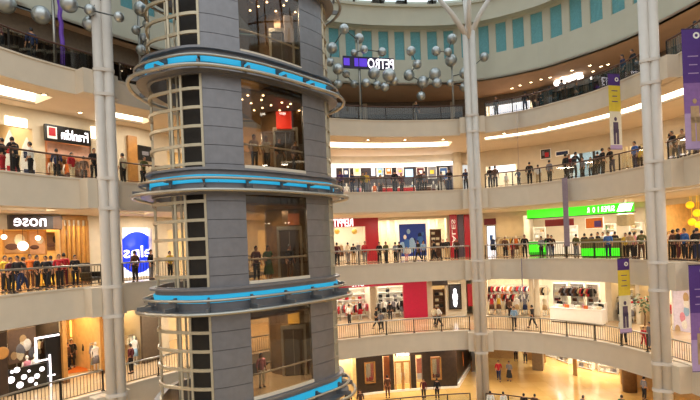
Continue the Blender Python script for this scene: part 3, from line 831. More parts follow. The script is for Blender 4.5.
# ================================================================== level just under the top floor (4)
back(-70, 36, 4, ivory); back(44, 95, 4, mat('rosy_wall', '#c89878', .7)); back(328, 453, 4, mat('cool_dark_wall', '#5a5560', .7)); back(486, 517, 4, whitewall); back(568, 604, 4, mat('pale_blue_wall', '#b9cfdd', .6)); back(622, 645, 4, whitewall); back(664, 740, 4, ivory); back(160, 322, 4, ivory)
lights(-40, 34, 4, panelw, 2, 'the board display at the upper left'); lights(48, 90, 4, panelw, 2, 'the black fashion-sign shop'); lights(332, 450, 4, panelc, 5, 'the red and black shop on the upper far gallery', .6, 1.6)
lights(488, 516, 4, panelc, 1, 'the white-lit opening right of the branching column'); lights(570, 602, 4, panelc, 1, 'the pale blue window'); lights(624, 643, 4, panelw, 1, 'the glass-doored shop left of the right column'); lights(672, 730, 4, panelw, 2, 'the shop at the upper right edge'); lights(180, 310, 4, panelw, 3, 'the gallery shop behind the lift tower, upper')
# tapering white boards at far left
for (px, h, c1, lab) in ((-5, 2.0, 'red', 'white board with red foot leaning at the upper left edge'), (11, 2.6, 'red', 'tall pointed white and red board at upper left'), (28, 2.35, 'navy', 'tall pointed white and blue board left of the black fashion sign')):
    u = ul(px, 4, plus(w, -.8)); p = R(u, w(u) - .8); t = thing('display_board', lab, 'display board', (p.x, p.y, Z[4]), ang(u))
    pr = [(-.3, .04), (.3, .04), (.36, h * .45), (.2, h * .8), (0, h), (-.2, h * .8), (-.36, h * .45)]
    n = len(pr); MB().add([(x, y, z) for y in (-.05, .05) for (x, z) in pr], [tuple(range(n)), tuple(range(2 * n - 1, n - 1, -1))] + [(i, (i + 1) % n, n + (i + 1) % n, n + i) for i in range(n)]).build('body', whitem, t, True)
    MB().box((0, -.055, h * .62), (.4, .02, h * .14)).build('stripe', PAL[c1], t, True); MB().box((.05, -.055, h * .2), (.5, .02, h * .24)).build('stripe', PAL[c1], t, True)
    MB().bbox((0, 0, .025), (.8, .5, .05), .01).build('base', darkmetal, t, True)
t, wd, h = board(44.5, 90, 127.5, 143.5, plus(w, -.25), blackw, 'shop_sign', 'black fashion shop sign with red square and white script at upper left', 'sign', .16)
MB().box((-wd * .36, -.09, h * .5), (wd * .2, .03, h * .72)).build('white_square', whitem, t, True); MB().box((-wd * .36, -.11, h * .55), (wd * .14, .03, h * .5)).build('red_square', red, t, True)
letters(t, 'Franklin', wd * .13, h * .5, wd * .6, h * .62, whitel, True, -.1)
board(47, 90, 144.5, 156, plus(w, .1), mat('rosy_transom', '#cc9f88', .4), 'transom_panel', 'rosy transom panel under the black fashion sign', 'panel', .06)
for (px, pz) in ((57, 152), (75, 152), (82, 157)):
    pass
shelves(50, 66, 4, plus(w, 1.6), 1.9, 4, goldwood, [('box', 'cream'), ('box', 'tan'), ('bag', 'brown'), ('bottle', 'yellow')], 'left side of the black fashion-sign shop', 'goods in the black fashion-sign shop left')
shelves(70, 88, 4, plus(w, 1.6), 1.9, 4, goldwood, [('box', 'cream'), ('box', 'white'), ('bag', 'maroon'), ('bottle', 'orange')], 'right side of the black fashion-sign shop', 'goods in the black fashion-sign shop right')
board(128, 137, 136, 182, plus(w, -.15), goldwood, 'wall_board', 'upright honey-brown wooden panel between the left column and lift tower', 'panel', .2)
t, wd, h = board(138.5, 151, 147, 160, plus(w, -.1), blackw, 'picture', 'dark picture beside the honey-brown wooden panel', 'picture', .06, None, .05, darkmetal)
MB().box((0, -.045, h * .5), (wd * .5, .02, h * .3)).build('image', PAL['grey'], t, True)
# far gallery shop with white strip light
c0, rz0, wd0, z0_, z1_, um_ = span(331, 453, 160, 163.5, wf)
ua, ub = ul(331, 4, wf), ul(453, 4, wf)
tag(band(ua, ub, plus(w, -.28), plus(w, -.05), Z[4] + 3.05, Z[4] + 3.32).build('strip_light', covew), 'long white strip light over the upper far shop, right of the lift tower', 'strip light')
for (a, b, y0, y1, m, lab) in ((329, 336, 168, 178, skyglow, 'white lit poster at the left end of the upper far shop'), (371, 375, 164, 176, skyglow, 'narrow white lit poster in the upper far shop'), (405, 413, 169, 177, glow('lit_bluewhite_poster', '#a9c8e8', 1.1), 'pale blue lit poster in the upper far shop')):
    board(a, b, y0, y1, plus(w, .6), m, 'poster', lab, 'poster', .08, None, .04, darkmetal)
for (px, cols, wh) in ((342, ['purple', 'navy', 'white'], 'at the left of the upper far shop'), (358, ['white', 'grey', 'blue', 'pink'], 'second from left in the upper far shop'), (386, ['red', 'red', 'maroon'], 'with reds in the middle of the upper far shop'), (404, ['red', 'red', 'pink'], 'with red garments under the pale blue poster'), (424, ['brown', 'grey', 'maroon'], 'with browns at the right of the upper far shop'), (439, ['grey', 'white', 'black'], 'at the right end of the upper far shop')):
    rack(px, 4, plus(w, .9), .95, cols, wh, 1.5)
u = ul(457.5, 4, wf); p = R(u, w(u) - .4); struct('pillar', MB().lathe([(.42, Z[4]), (.42, CEIL[4])], (p.x, p.y, 0), 20), ivory)
for k, (a, b, c1) in enumerate(((381, 391, 'red'), (397, 414, 'red'), (420, 430, 'brown'), (334, 339, 'purple'))):
    counter(a, b, 4, plus(w, -1.6), 1.05, PAL[c1], whitem, ['red display counter behind the black-clad person, upper far balcony', 'longer red display counter under the pale blue lit poster', 'brown display counter on the upper far balcony', 'violet display counter nearest the lift tower, upper far balcony'][k])
for k, (a, b, y0, y1, c1) in enumerate(((377, 383, 168, 176, 'lightblue'), (386, 391, 167, 174, 'orange'), (397, 403, 168, 175, 'pink'), (343, 349, 168, 178, 'navy'), (354, 360, 167, 175, 'cream'), (417, 424, 168, 177, 'maroon'), (428, 436, 167, 178, 'grey'), (440, 447, 168, 179, 'blue'))):
    t, wd, h = board(a, b, y0, y1, plus(w, 2.4), PAL[c1], 'poster', c1 + ' poster at the back of the upper far shop', 'poster', .06, None, .05, whitem)
    MB().box((0, -.04, h * .55), (wd * .5, .02, h * .35)).build('image', PAL['white' if k % 2 else 'yellow'], t, True)
# right gallery
board(490, 515, 160, 172, plus(w, 1.5), skyglow, 'lit_screen', 'slanting white lit screen just right of the branching column', 'screen', .1)
t, wd, h = board(541, 550.5, 149.5, 158.5, wf, blackw, 'picture', 'small dark picture on the cream wall right of the branching column', 'picture', .06, None, .05, whitem)
MB().box((wd * .12, -.045, h * .4), (wd * .4, .02, h * .5)).build('image', PAL['red'], t, True); MB().box((-wd * .25, -.045, h * .6), (wd * .25, .02, h * .5)).build('image', PAL['grey'], t, True)
t, wd, h = board(555.5, 569, 150.5, 156, plus(w, -.3), whitem, 'shop_sign', 'small pale sign with blue blurred lettering on the right gallery', 'sign', .08)
MB().box((0, -.05, h * .5), (wd * .86, .02, h * .6)).build('blue_band', PAL['navy'], t, True)
ua, ub = ul(568, 4, w), ul(604, 4, w); g = band(ua, ub, plus(w, .05), plus(w, .08), Z[4] + .9, Z[4] + 2.9); g_ = struct('window_61', g, clear)
fr = MB()
for i in range(4): band(ua + (ub - ua) * i / 3 - .04, ua + (ub - ua) * i / 3 + .04, plus(w, 0), plus(w, .12), Z[4] + .9, Z[4] + 2.9, fr, step=.1)
fr.build('window_frame', darkmetal, g_)
ua, ub = ul(622, 4, w), ul(645, 4, w); g_ = struct('door_1', band(ua, ub, plus(w, .05), plus(w, .08), Z[4], Z[4] + 2.8), clear)
for i in range(6): band(ua + (ub - ua) * i / 5 - .04, ua + (ub - ua) * i / 5 + .04, plus(w, 0), plus(w, .14), Z[4], Z[4] + 2.8, step=.1).build('door_stile', ivory, g_)
rack(680, 4, plus(w, 1.2), 1.2, ['brown', 'black', 'tan'], 'in the shop at the upper right edge')
# ================================================================== eye level (3)
back(-70, 61, 3, goldw, sm=0); back(63, 90, 3, goldw); back(122, 152, 3, whitewall, d=2.5); back(160, 322, 3, ivory); back(328, 372, 3, whitewall); back(379, 448, 3, mat('bright_ivory', '#efe3c6', .7), d=2.6); back(473, 522, 3, ivory); back(524, 646, 3, ivory, d=5.5); back(658, 740, 3, goldw)
lights(-40, 60, 3, panelg, 3, 'the golden shop under the brown sign', .5, 1.9); lights(64, 88, 3, panelg, 1, 'the honey-wood fronted shop left of the left column'); lights(123, 150, 3, panelc, 1, 'the blue logo window', .5, 1.6); lights(332, 366, 3, panelc, 2, 'the red framed shop'); lights(381, 446, 3, panelc, 3, 'the ivory shop with the blue picture', .5, 1.8)
lights(490, 520, 3, panelw, 1, 'the ivory shop right of the branching column'); lights(528, 640, 3, panelc, 4, 'the green sign shop'); lights(668, 730, 3, panelw, 2, 'the yellow decorated shop at right edge'); lights(180, 310, 3, panelw, 2, 'the gallery shop behind the lift tower, eye level')
t, wd, h = board(8, 61, 215.5, 229.5, plus(w, -.3), mat('brown_sign_board', '#3b2c22', .45), 'shop_sign', 'dark brown shop sign with white mirrored lettering at left', 'sign', .2)
letters(t, 'nose', -wd * .12, h * .5, wd * .6, h * .58, whitel, True, -.12)
MB().box((wd * .4, -.1, h * .5), (wd * .16, .02, h * .9)).build('end_panel', brownw, t, True)
for (a, b, y0, y1, m, lab, im) in ((4, 27, 232, 253, mat('sepia_print', '#b88952', .5), 'large sepia print in the golden shop, under the left half of the brown sign', 'cream'), (29, 45, 231, 254, mat('warm_print', '#c58f5e', .5), 'warm print in the middle of the golden shop', 'cream'), (46, 61, 233, 250, brownw, 'brown abstract print at the right of the golden shop', 'black')):
    t, wd, h = board(a, b, y0, y1, plus(w, .7), m, 'print', lab, 'picture', .08, None, .06, goldwood)
    MB().ball((wd * .15, -.06, h * .62), min(wd, h) * .24, 12, 8, 0, (1, .1, 1.2)).build('image', PAL[im], t, True)
    MB().ball((-wd * .2, -.06, h * .3), min(wd, h) * .22, 12, 8, 0, (1.3, .1, .7)).build('image', PAL['brown'], t, True)
for k, (px, py) in enumerate(((4, 237), (23, 246), (38, 238), (61, 233))):
    u, p, z, rz, s = at(px, py, plus(w, .25)); t = thing('pendant_lamp', ['round pendant lamp at the left edge of the golden shop', 'bright round pendant lamp before the sepia print', 'round pendant lamp before the warm print', 'round pendant lamp under the right end of the brown sign'][k], 'lamp', (p.x, p.y, z), rz)
    MB().ball((0, 0, 0), .13 if k != 1 else .24, 14, 8).build('globe', lantern, t, True); MB().tube([(0, 0, .1), (0, 0, CEIL[3] - z)], .012, 6).build('cord', darkmetal, t, True)
# honey wood screens
for k, px in enumerate((62, 67, 71.5, 76, 81, 86.5)):
    u = ul(px, 3, w); p = R(u, w(u) - .05)
    t = thing('wood_post', 'upright honey-wood post of the lattice front, left of left column', 'post', (p.x, p.y, Z[3]), ang(u), 'honey-wood posts left of the left column')
    MB().box((0, 0, 1.75), (.16 if k in (0, 5) else .09, .16, 3.5)).build('upright', goldwood, t, True); MB().box((0, 0, .06), (.22, .22, .12)).build('foot', brownw, t, True)
ua, ub = ul(62, 3, w), ul(87, 3, w); tag(band(ua, ub, plus(w, -.15), plus(w, .05), 3.5, 3.75).build('wood_beam', goldwood), 'honey-wood beam over the lattice front, left of the left column', 'beam')
for (a, b, of, hh, lab) in ((66, 80, .9, 1.1, 'golden lit counter behind the honey-wood posts'), (36, 52, .2, .9, 'golden counter in the middle of the golden shop'), (2, 12, .2, .9, 'golden counter at the left edge of the golden shop')):
    counter(a, b, 3, plus(w, of - .6), hh, mat('gold_counter', '#d8a93c', .35), goldwood, lab, (glow('gold_panel_light', '#ffc84e', 1.3), .5, .5))
u = ul(89, 3, 2.6); p = R(u, 2.6); t = thing('armchair', 'dark padded armchair standing by the honey-wood posts', 'chair', (p.x, p.y, 0), ang(u) + .4)
MB().bbox((0, 0, .28), (.75, .7, .2), .05).build('seat', blackw, t, True); MB().bbox((0, .32, .75), (.75, .16, .8), .05).build('backrest', blackw, t, True)
for s in (-1, 1):
    MB().bbox((s * .36, 0, .5), (.12, .7, .3), .03).build('armrest', blackw, t, True)
    for q in (-1, 1): MB().tube([(s * .3, q * .28, 0), (s * .3, q * .28, .27)], .03, 6).build('leg', darkmetal, t, True)
# lit window with the blue round logo
t, wd, h = board(122.5, 151, 226, 281, plus(w, .5), skyglow, 'lit_poster', 'glowing white window poster with blue round logo right of left column', 'poster', .08, None, .06, steel)
lg = MB().lathe([(.001, -.02), (1.28, -.02), (1.28, .02), (.001, .02)], (0, 0, 0), 28); lg.v = [Matrix.Translation((-.02, -.07, h * .52)) @ Matrix.Rotation(PI / 2, 4, 'X') @ v for v in lg.v]; lg.build('blue_disc', blueglow, t, True)
letters(t, 'elps', 0, h * .5, 2.0, .95, whitel, True, -.11)
for (px, lab) in ((126, 'left'), (146, 'right')):
    u, p, z, rz, s = at(px, 220, plus(w, .2)); t = thing('lamp_cluster', 'white ceiling lamp cluster above the blue logo window, %s one' % lab, 'lamp', (p.x, p.y, z), rz)
    for k in range(3): MB().ball(((k - 1) * .3, 0, .05 * (k % 2)), .12, 10, 6).build('bulb', lantern, t, True)
    MB().box((0, 0, .2), (.9, .08, .1)).build('bar', steel, t, True); MB().tube([(0, 0, .2), (0, 0, CEIL[3] - z)], .02, 6).build('stem', steel, t, True)
# red framed shop
t = portal(325, 378, 3, wf, 3.05, .72, .5, .85, red, 'red portal frame of the shop right of the lift tower')
c, rz, wd, z0, z1, um = span(333, 353, 219, 226.5, plus(w, -.5)); s_ = thing('shop_sign', 'white mirrored block lettering on the red portal', 'sign', (c.x, c.y, z0), rz)
xform(text_mb('REPPIT', wd, z1 - z0, .03, True), (0, 0, (z1 - z0) / 2)).build('lettering', whitel, s_, True)
for k, (px, c1) in enumerate(((334, 'tan'), (343, 'white'), (352, 'brown'), (362, 'maroon'))):
    rack(px, 3, plus(w, 1.4 + .5 * (k % 2)), .8, [c1, 'white', 'tan'], 'number-%s row of the red framed shop' % ('one', 'two', 'three', 'four')[k] if False else ['at the left of the red framed shop', 'left of centre in the red framed shop', 'right of centre in the red framed shop', 'by the right pier of the red framed shop'][k], 1.3)
for (px, lab) in ((337, 'left'), (354.5, 'right')):
    u, p, z, rz, s = at(px, 231.5, plus(w, 1.0)); tag(MB().ball((p.x, p.y, z), .25, 12, 8).tube([(p.x, p.y, z + .2), (p.x, p.y, CEIL[3])], .012, 5).build('paper_lantern', mat('yellow_paper', '#e8c65a', .7)), 'yellow paper lantern in the red framed shop, %s one' % lab, 'lantern')
# ivory shop with blue picture
t, wd, h = board(399.5, 426, 224, 256, plus(w, .4), bluep, 'mural', 'large blue picture in the ivory shop on the far gallery', 'picture', .1, None, .04, whitem)
for k in range(16):
    x, z, r = (rnd.random() - .5) * wd * .8, h * (.15 + .7 * rnd.random()), .12 + .22 * rnd.random()
    MB().ball((x, -.055, z), r, 10, 6, 0, (1, .05, 1 + rnd.random())).build('image_patch', PAL[['lightblue', 'navy', 'white', 'blue'][k % 4]], t, True)
shelves(430, 441, 3, plus(w, .7), 2.6, 5, mat('walnut', '#6b4a30', .45), [('box', 'cream'), ('box', 'tan'), ('bag', 'brown')], 'right of the blue picture', 'goods beside the blue picture')
for k in range(9):
    px = 380 + k * 8.2
    if 399 < px < 427: continue
    u = ul(px, 3, plus(w, 2.3)); p = R(u, w(u) + 2.3); tag(MB().box((p.x, p.y, 1.9), (.22, .12, 3.78), ang(u)).build('wall_fin', mat('fin_ivory', '#e9d6ae', .6)), 'slim ivory upright fin on the back wall of the blue picture shop', 'fin', 'ivory fins behind the blue picture')
# red banners by the branching column
for (a, b, m, lab) in ((450, 457.5, red, 'upright red panel with white lettering left of the branching column'), (458, 464, mat('slate_panel', '#4a3a42', .5), 'upright dark slate panel between two red panels'), (464.5, 470.5, red, 'plain upright red panel next to the branching column')):
    t, wd, h = board(a, b, 214.5, 259.5, plus(w, -.6), m, 'upright_panel', lab, 'panel', .3)
    if a == 450:
        lt = text_mb('SALES', h * .62, wd * .5, .02, True); lt.v = [Matrix.Translation((0, -.17, h * .58)) @ Matrix.Rotation(PI / 2, 4, 'Y') @ v for v in lt.v]; lt.build('lettering', whitem, t, True)
t, wd, h = board(484, 496, 218.5, 225, plus(w, -.3), darkred, 'shop_sign', 'small dark red sign just right of the branching column', 'sign', .2)
t, wd, h = board(487.5, 495.5, 226, 256, plus(w, .1), skyglow, 'lit_poster', 'upright lit white and blue poster below the small dark red sign', 'poster', .08, None, .05, darkmetal)
MB().box((0, -.05, h * .45), (wd * .4, .02, h * .5)).build('image', PAL['blue'], t, True)
for k, (px, c1) in enumerate(((502, 'tan'), (511, 'yellow'), (518, 'brown'))):
    rack(px, 3, plus(w, 1.0), .9, [c1, 'cream', 'tan'], ['at left', 'in the middle', 'at right'][k] + ' in ivory shop left of the green sign', 1.6)
# green sign shop
ogs = plus(w, -1.0)
c, rz, wd, z0, z1, um = span(527, 633, 206, 219, ogs)
ua, ub = uat(527, 213, ogs), uat(633, 212, ogs); uc = uat(585, 213, ogs)
zt = hit(560, 208, ogs)[2]; zb = hit(560, 216.5, ogs)[2]
t = thing('shop_sign', 'long curved bright green sign with white mirrored letters on the right gallery', 'sign', (R(um, w(um) - 1).x, R(um, w(um) - 1).y, zb))
band(ua, ub, plus(w, -1.0), plus(w, -.8), zb, zt).build('green_face', greenl, t)
band(ua - .06, ub + .06, plus(w, -1.03), plus(w, -.75), zt, zt + .06).build('cap', darkmetal, t); band(ua - .06, ub + .06, plus(w, -1.03), plus(w, -.75), zb - .06, zb).build('cap', darkmetal, t)
for f in (.05, .5, .95):
    q = R(ua + (ub - ua) * f, w(ua + (ub - ua) * f) - .85); MB().tube([(q.x, q.y, zt), (q.x, q.y, CEIL[3] + .05)], .03, 6).build('hanger', steel, t)
def on_sign(pa, pb, txt, hh, m):
    a = uat(pa, 213, plus(w, -1.06)); b = uat(pb, 213, plus(w, -1.06)); n = len(txt)
    for i, chx in enumerate(txt):                                    # letters follow the curve of the sign
        u = a + (b - a) * (i + .5) / n; q = R(u, w(u) - 1.04)
        xform(text_mb(chx, abs(b - a) / n * (.25 if chx == 'I' else .8), hh, .015, True), (q.x, q.y, (zb + zt) / 2), ang(u)).build('letter', m, t)
on_sign(585, 615, 'ROIREPUS', .42, whitel)
a = uat(618, 212, plus(w, -1.05)); b = uat(632, 212, plus(w, -1.05))
lgm = MB(); q0 = a
for k in range(3):
    u = a + (b - a) * (.2 + .3 * k); q = R(u, w(u) - 1.03)
    lg = MB().add([(-.28, 0, -.28), (.1, 0, -.28), (.34, 0, .28), (-.04, 0, .28), (-.28, .03, -.28), (.1, .03, -.28), (.34, .03, .28), (-.04, .03, .28)], [(0, 1, 2, 3), (7, 6, 5, 4), (0, 4, 5, 1), (1, 5, 6, 2), (2, 6, 7, 3), (3, 7, 4, 0)])
    xform(lg, (q.x, q.y, (zb + zt) / 2), ang(u)).build('logo_stroke', whitel, t)
counter(583, 625, 3, 3.0, 1.25, olive, olive, 'olive counter with bright green lit panel, left of the right column', (greenl, .28, .42), .8)
counter(529, 547, 3, plus(w, -1.6), 1.2, greenm, whitem, 'small green counter under the left end of the green sign', (greenl, .5, .5))
counter(548, 580, 3, plus(w, -1.4), 1.1, whitem, whitem, 'long white counter under the middle of the green sign', None)
u, p, z, rz, s = at(625.5, 219.5, 4.2); t = thing('drum_shade', 'large pale square lampshade hanging under the right end of the green sign', 'lamp', (p.x, p.y, z - .45), rz)
MB().bbox((0, 0, .45), (.85, .85, .85), .1).build('shade', mat('shade_cloth', '#d9cda5', .8), t, True); MB().tube([(0, 0, .87), (0, 0, CEIL[3] - z + .45)], .02, 6).build('cord', darkmetal, t, True)
t, wd, h = board(586, 603, 218, 228, plus(w, 1.5), PAL['orange'], 'poster', 'orange and violet menu poster under the white letters of green sign', 'poster', .08, None, .05, whitem)
MB().box((wd * .2, -.05, h * .4), (wd * .4, .02, h * .6)).build('image', PAL['purple'], t, True)
board(545, 574, 219, 226, plus(w, 1.5), darkred, 'menu_board', 'dark red menu board under the middle of the green sign', 'sign', .1)
for k, px in enumerate((540, 572, 610, 637)):
    shelves(px - 6, px + 6, 3, plus(w, 3.6), 2.4, 5, whitem, [('bottle', 'white'), ('box', 'white'), ('bottle', 'green'), ('box', 'tan')], ['behind the green counter', 'behind the long white counter', 'behind the olive counter', 'beside the right column, left side'][k], ['stock behind the green counter', 'stock behind the white counter', 'stock behind the olive counter', 'stock beside the right column'][k], step=.45)
rack(676, 3, plus(w, .9), 1.1, ['yellow', 'white', 'orange'], 'left of the yellow decoration at the right edge')
for k, (px, py) in enumerate(((690, 205), (697, 213), (692, 222), (699, 225))):
    u, p, z, rz, s = at(px, py, plus(w, -.5)); tag(MB().ball((p.x, p.y, z), .24, 12, 8).tube([(p.x, p.y, z + .3), (p.x, p.y, CEIL[3] + .02)], .01, 5).build('paper_lantern', glow('yellow_lantern_light', '#f2c51a', .9)), ['topmost yellow hanging lantern at right edge', 'second highest yellow hanging lantern at right edge', 'second lowest yellow hanging lantern at right edge', 'lowest yellow hanging lantern at right edge'][k], 'lantern')

board(5, 27, 117.5, 126.5, plus(w, -.05), cove, 'wall_light', 'glowing wall light above the pointed white boards, upper left', 'wall light', .08)
board(91, 101, 127, 139, plus(w, -.05), cove, 'wall_light', 'glowing wall light between black fashion sign and left column', 'wall light', .08)
# ================================================================== second level (2)
back(-70, 60, 2, mat('smoky_wall', '#4d3f35', .6), d=3); back(63, 101, 2, goldw); back(121, 141, 2, ivory, d=2.5); back(160, 322, 2, ivory); back(328, 371, 2, whitewall, d=3); back(376, 409, 2, whitewall, d=3); back(433, 446, 2, ivory, d=2.5); back(449, 461, 2, whitewall, d=1.5); back(467, 473, 2, ivory, d=2); back(488, 531, 2, mat('honey_cream', '#e6d6b4', .6)); back(534, 607, 2, whitewall, d=5); back(612, 637, 2, ivory); back(640, 656, 2, ivory); back(664, 740, 2, ivory, d=3)
lights(-40, 58, 2, panelw, 3, 'the black window with glowing discs', .6, 1.8); lights(64, 100, 2, panelg, 2, 'the golden clothes shop at lower left'); lights(122, 140, 2, panelw, 1, 'the bright clothes shop right of the left column'); lights(330, 370, 2, panelc, 2, 'the left crimson shop window', .5, 1.6); lights(377, 408, 2, panelc, 2, 'the right crimson shop window', .5, 1.6); lights(434, 446, 2, panelw, 1, 'the narrow ivory shop'); lights(450, 460, 2, panelc, 1, 'the framed poster niche', .3, 1.0)
lights(490, 530, 2, panelc, 2, 'the golden shop right of branching column'); lights(536, 604, 2, panelc, 4, 'the white kiosk shop'); lights(614, 636, 2, panelw, 1, 'the shop behind the lower yellow banner'); lights(641, 655, 2, panelw, 1, 'the shop by the right column'); lights(668, 730, 2, panelc, 3, 'the bright shop at the lower right edge', .5, 2.0); lights(180, 310, 2, panelw, 3, 'the gallery shop behind the lift tower, lower')
# black window with glowing discs
t, wd, h = board(7, 47, 366, 391, plus(w, -.1), blackw, 'window_plinth', 'black panel covered with glowing white discs at lower left', 'panel', .2)
for (px, py, r) in ((11, 380, .17), (17, 370, .14), (20, 385, .16), (24, 377, .13), (31, 380, .14), (37, 376, .13), (42, 369, .12), (12, 372, .08), (29, 371, .07), (36, 384, .08)):
    u, p, z, rz, s = at(px, py, plus(w, -.23)); lg = MB().lathe([(.001, -.015), (r, -.015), (r, .015), (.001, .015)], (0, 0, 0), 18)
    lg.v = [tf((p.x, p.y, z), rz) @ (Matrix.Rotation(PI / 2, 4, 'X') @ v) for v in lg.v]; lg.build('glowing_disc', whitel, t)
t, wd, h = board(8, 36, 328, 362, plus(w, 1.0), mat('smoky_print', '#6a5240', .5), 'backdrop', 'smoky brown backdrop with pale shapes in the lower left window', 'picture', .08)
for k in range(10):
    MB().ball(((rnd.random() - .5) * wd * .8, -.06, h * (.15 + .7 * rnd.random())), .12 + .15 * rnd.random(), 10, 6, 0, (1, .06, 1.3)).build('image_patch', PAL[['cream', 'tan', 'grey', 'white'][k % 4]], t, True)
u, p, z, rz, s = at(48, 362, plus(w, -.15)); t = thing('light_frame', 'glowing white angular light frame around the dark doorway at lower left', 'light', (p.x, p.y, Z[2]), rz)
fr = MB(); fr.box((-.55, 0, 2.0), (.09, .08, 1.2)); fr.box((.0, 0, 2.6), (1.2, .08, .09)); fr.box((-.25, 0, 1.42), (.7, .08, .06)); fr.box((.1, 0, 1.1), (.07, .08, 1.1)); fr.box((.12, 0, .55), (.4, .08, .06)); fr.box((.1, 0, .3), (.07, .08, .6))
fr.build('light_tube', whitel, t, True); MB().box((.35, .15, 1.4), (.8, .1, 2.6)).build('dark_backing', blackw, t, True)
t, wd, h = board(-8, 6.5, 333, 396, plus(w, -.3), darkw, 'wall_panel', 'dark wooden panel with round emblem at the lower left edge', 'panel', .25)
lg = MB().lathe([(.22, -.02), (.3, -.02), (.3, .02), (.22, .02)], (0, 0, 0), 20); lg.v = [Matrix.Translation((wd * .12, -.15, h * .68)) @ Matrix.Rotation(PI / 2, 4, 'X') @ v for v in lg.v]; lg.build('emblem', goldwood, t, True)
# golden clothes shop with orange carpet
ua, ub = ul(65, 2, 3.0), ul(90, 2, 3.0); a, b, c_, d_ = floorpt(66, 374, Z[2]), floorpt(88, 371, Z[2]), floorpt(82, 357, Z[2]), floorpt(65, 360, Z[2])
tag(MB().poly([(q.x, q.y) for q in (a, b, c_, d_)], Z[2], Z[2] + .02).build('carpet', orangec), 'orange carpet runner on the floor before the golden clothes shop', 'carpet')
for k, px in enumerate((61.5, 101)):
    u = ul(px, 2, wf); p = R(u, w(u) - .2); t = thing('wood_post', ['honey-wood post left of the orange carpet', 'honey-wood post right of the orange carpet'][k], 'post', (p.x, p.y, Z[2]), ang(u)); MB().box((0, 0, 1.9), (.22, .22, 3.7)).build('upright', goldwood, t, True); MB().box((0, 0, .08), (.3, .3, .16)).build('foot', brownw, t, True)
for k, (px, of, cols) in enumerate(((67, 3.6, ['brown', 'tan']), (76, 3.7, ['black', 'navy', 'grey']), (90, 2.4, ['black', 'black', 'brown']), (97, 1.0, ['grey', 'white', 'lightblue']))):
    rack(px, 2, plus(w, of), 1.0, cols, ['at the far left of', 'left of the middle of', 'right of the middle of', 'at the right of'][k] + ' the golden clothes shop', 1.6)
board(70, 79, 320, 336, plus(w, 3.6), glow('lit_gold_panel', '#ffd36a', 1.5), 'lit_screen', 'golden lit panel at the back of the golden clothes shop', 'panel', .1)
rack(126, 2, plus(w, .7), 1.0, ['cream', 'white', 'tan'], 'in the bright shop right of the left column', 1.7); rack(136, 2, plus(w, .9), 1.0, ['white', 'lightblue', 'grey'], 'beside the drab wall right of the left column', 1.7)
board(141.5, 158, 312, 361, plus(w, -.2), mat('drab_panel', '#574735', .6), 'wall_panel', 'tall drab brown wall panel between left column and lift tower', 'panel', .2)
# crimson shop
t = portal(336, 427, 2, wf, 2.95, .55, 0, 1.6, crimson, 'crimson portal of the two-window shop on lower far gallery')
c, rz, wd, z0, z1, um = span(352, 364, 283, 286.5, plus(w, -.5)); s_ = thing('shop_sign', 'small pale lettering on the left of the crimson portal', 'sign', (c.x, c.y, z0), rz); xform(text_mb('OTTE', wd, z1 - z0, .03, True), (0, 0, (z1 - z0) / 2)).build('lettering', whitel, s_, True)
board(370.5, 376, 288, 318.5, plus(w, -.3), mat('drab_pier', '#9b8a70', .5), 'pier', 'drab pier between the two crimson shop windows', 'pier', .3)
for k, (px, cols) in enumerate(((335, ['white', 'red', 'pink']), (345, ['white', 'grey', 'red']), (355, ['red', 'white', 'black']), (365, ['pink', 'red', 'white']), (381, ['white', 'black', 'grey']), (389, ['black', 'white', 'grey']), (397, ['black', 'grey', 'white']), (404, ['white', 'black', 'cream']))):
    rack(px, 2, plus(w, .8 + .5 * (k % 2)), .9, cols, ['farthest left', 'second from left', 'second from right', 'farthest right'][k % 4] + (' in the left crimson window' if k < 4 else ' in the right crimson window'), 1.4)
shelves(331, 369, 2, plus(w, 2.5), 2.6, 5, whitem, [('box', 'red'), ('box', 'white'), ('bag', 'pink'), ('box', 'tan')], 'at the back of the left crimson window', 'goods in the left crimson window', step=.62)
shelves(378, 408, 2, plus(w, 2.5), 2.6, 5, whitem, [('box', 'white'), ('box', 'grey'), ('bag', 'black')], 'at the back of the right crimson window', 'goods in the right crimson window', step=.7)
t, wd, h = board(432, 447.5, 279.5, 285.5, plus(w, -.3), darkw, 'shop_sign', 'dark sign above the narrow ivory shop left of branching column', 'sign', .2)
shelves(434, 445, 2, plus(w, .8), 2.3, 4, brownw, [('bag', 'brown'), ('box', 'cream'), ('bag', 'black')], 'in the narrow ivory shop', 'goods in the narrow ivory shop')
t, wd, h = board(450, 460, 285.5, 308, plus(w, -.15), mat('dark_poster', '#2d2f38', .4), 'poster', 'dark framed poster with pale standing figure left of branching column', 'poster', .1, None, .12, darkmetal)
fg = MB().ball((0, -.07, h * .78), .16, 10, 6, 0, (1, .15, 1.2)); fg.ball((0, -.07, h * .5), .3, 12, 8, 0, (.8, .1, 1.6)); fg.ball((0, -.07, h * .24), .2, 10, 6, 0, (1, .1, 2.0)); fg.build('printed_figure', skyglow, t, True)
board(467.5, 473, 284, 306, plus(w, .2), red, 'upright_panel', 'upright red panel touching the branching column, lower far gallery', 'panel', .2)
for k, (px, cols) in enumerate(((494, ['red', 'maroon', 'tan']), (503, ['orange', 'red', 'brown']), (512, ['black', 'red', 'cream']), (521, ['white', 'tan', 'maroon']), (528, ['grey', 'white', 'brown']))):
    rack(px, 2, plus(w, .5 + .5 * (k % 2)), 1.1, cols, ['nearest the branching column', 'second from branching column', 'third from branching column', 'fourth from branching column', 'nearest the white kiosk'][k] + ' in the golden lower shop', 1.9)
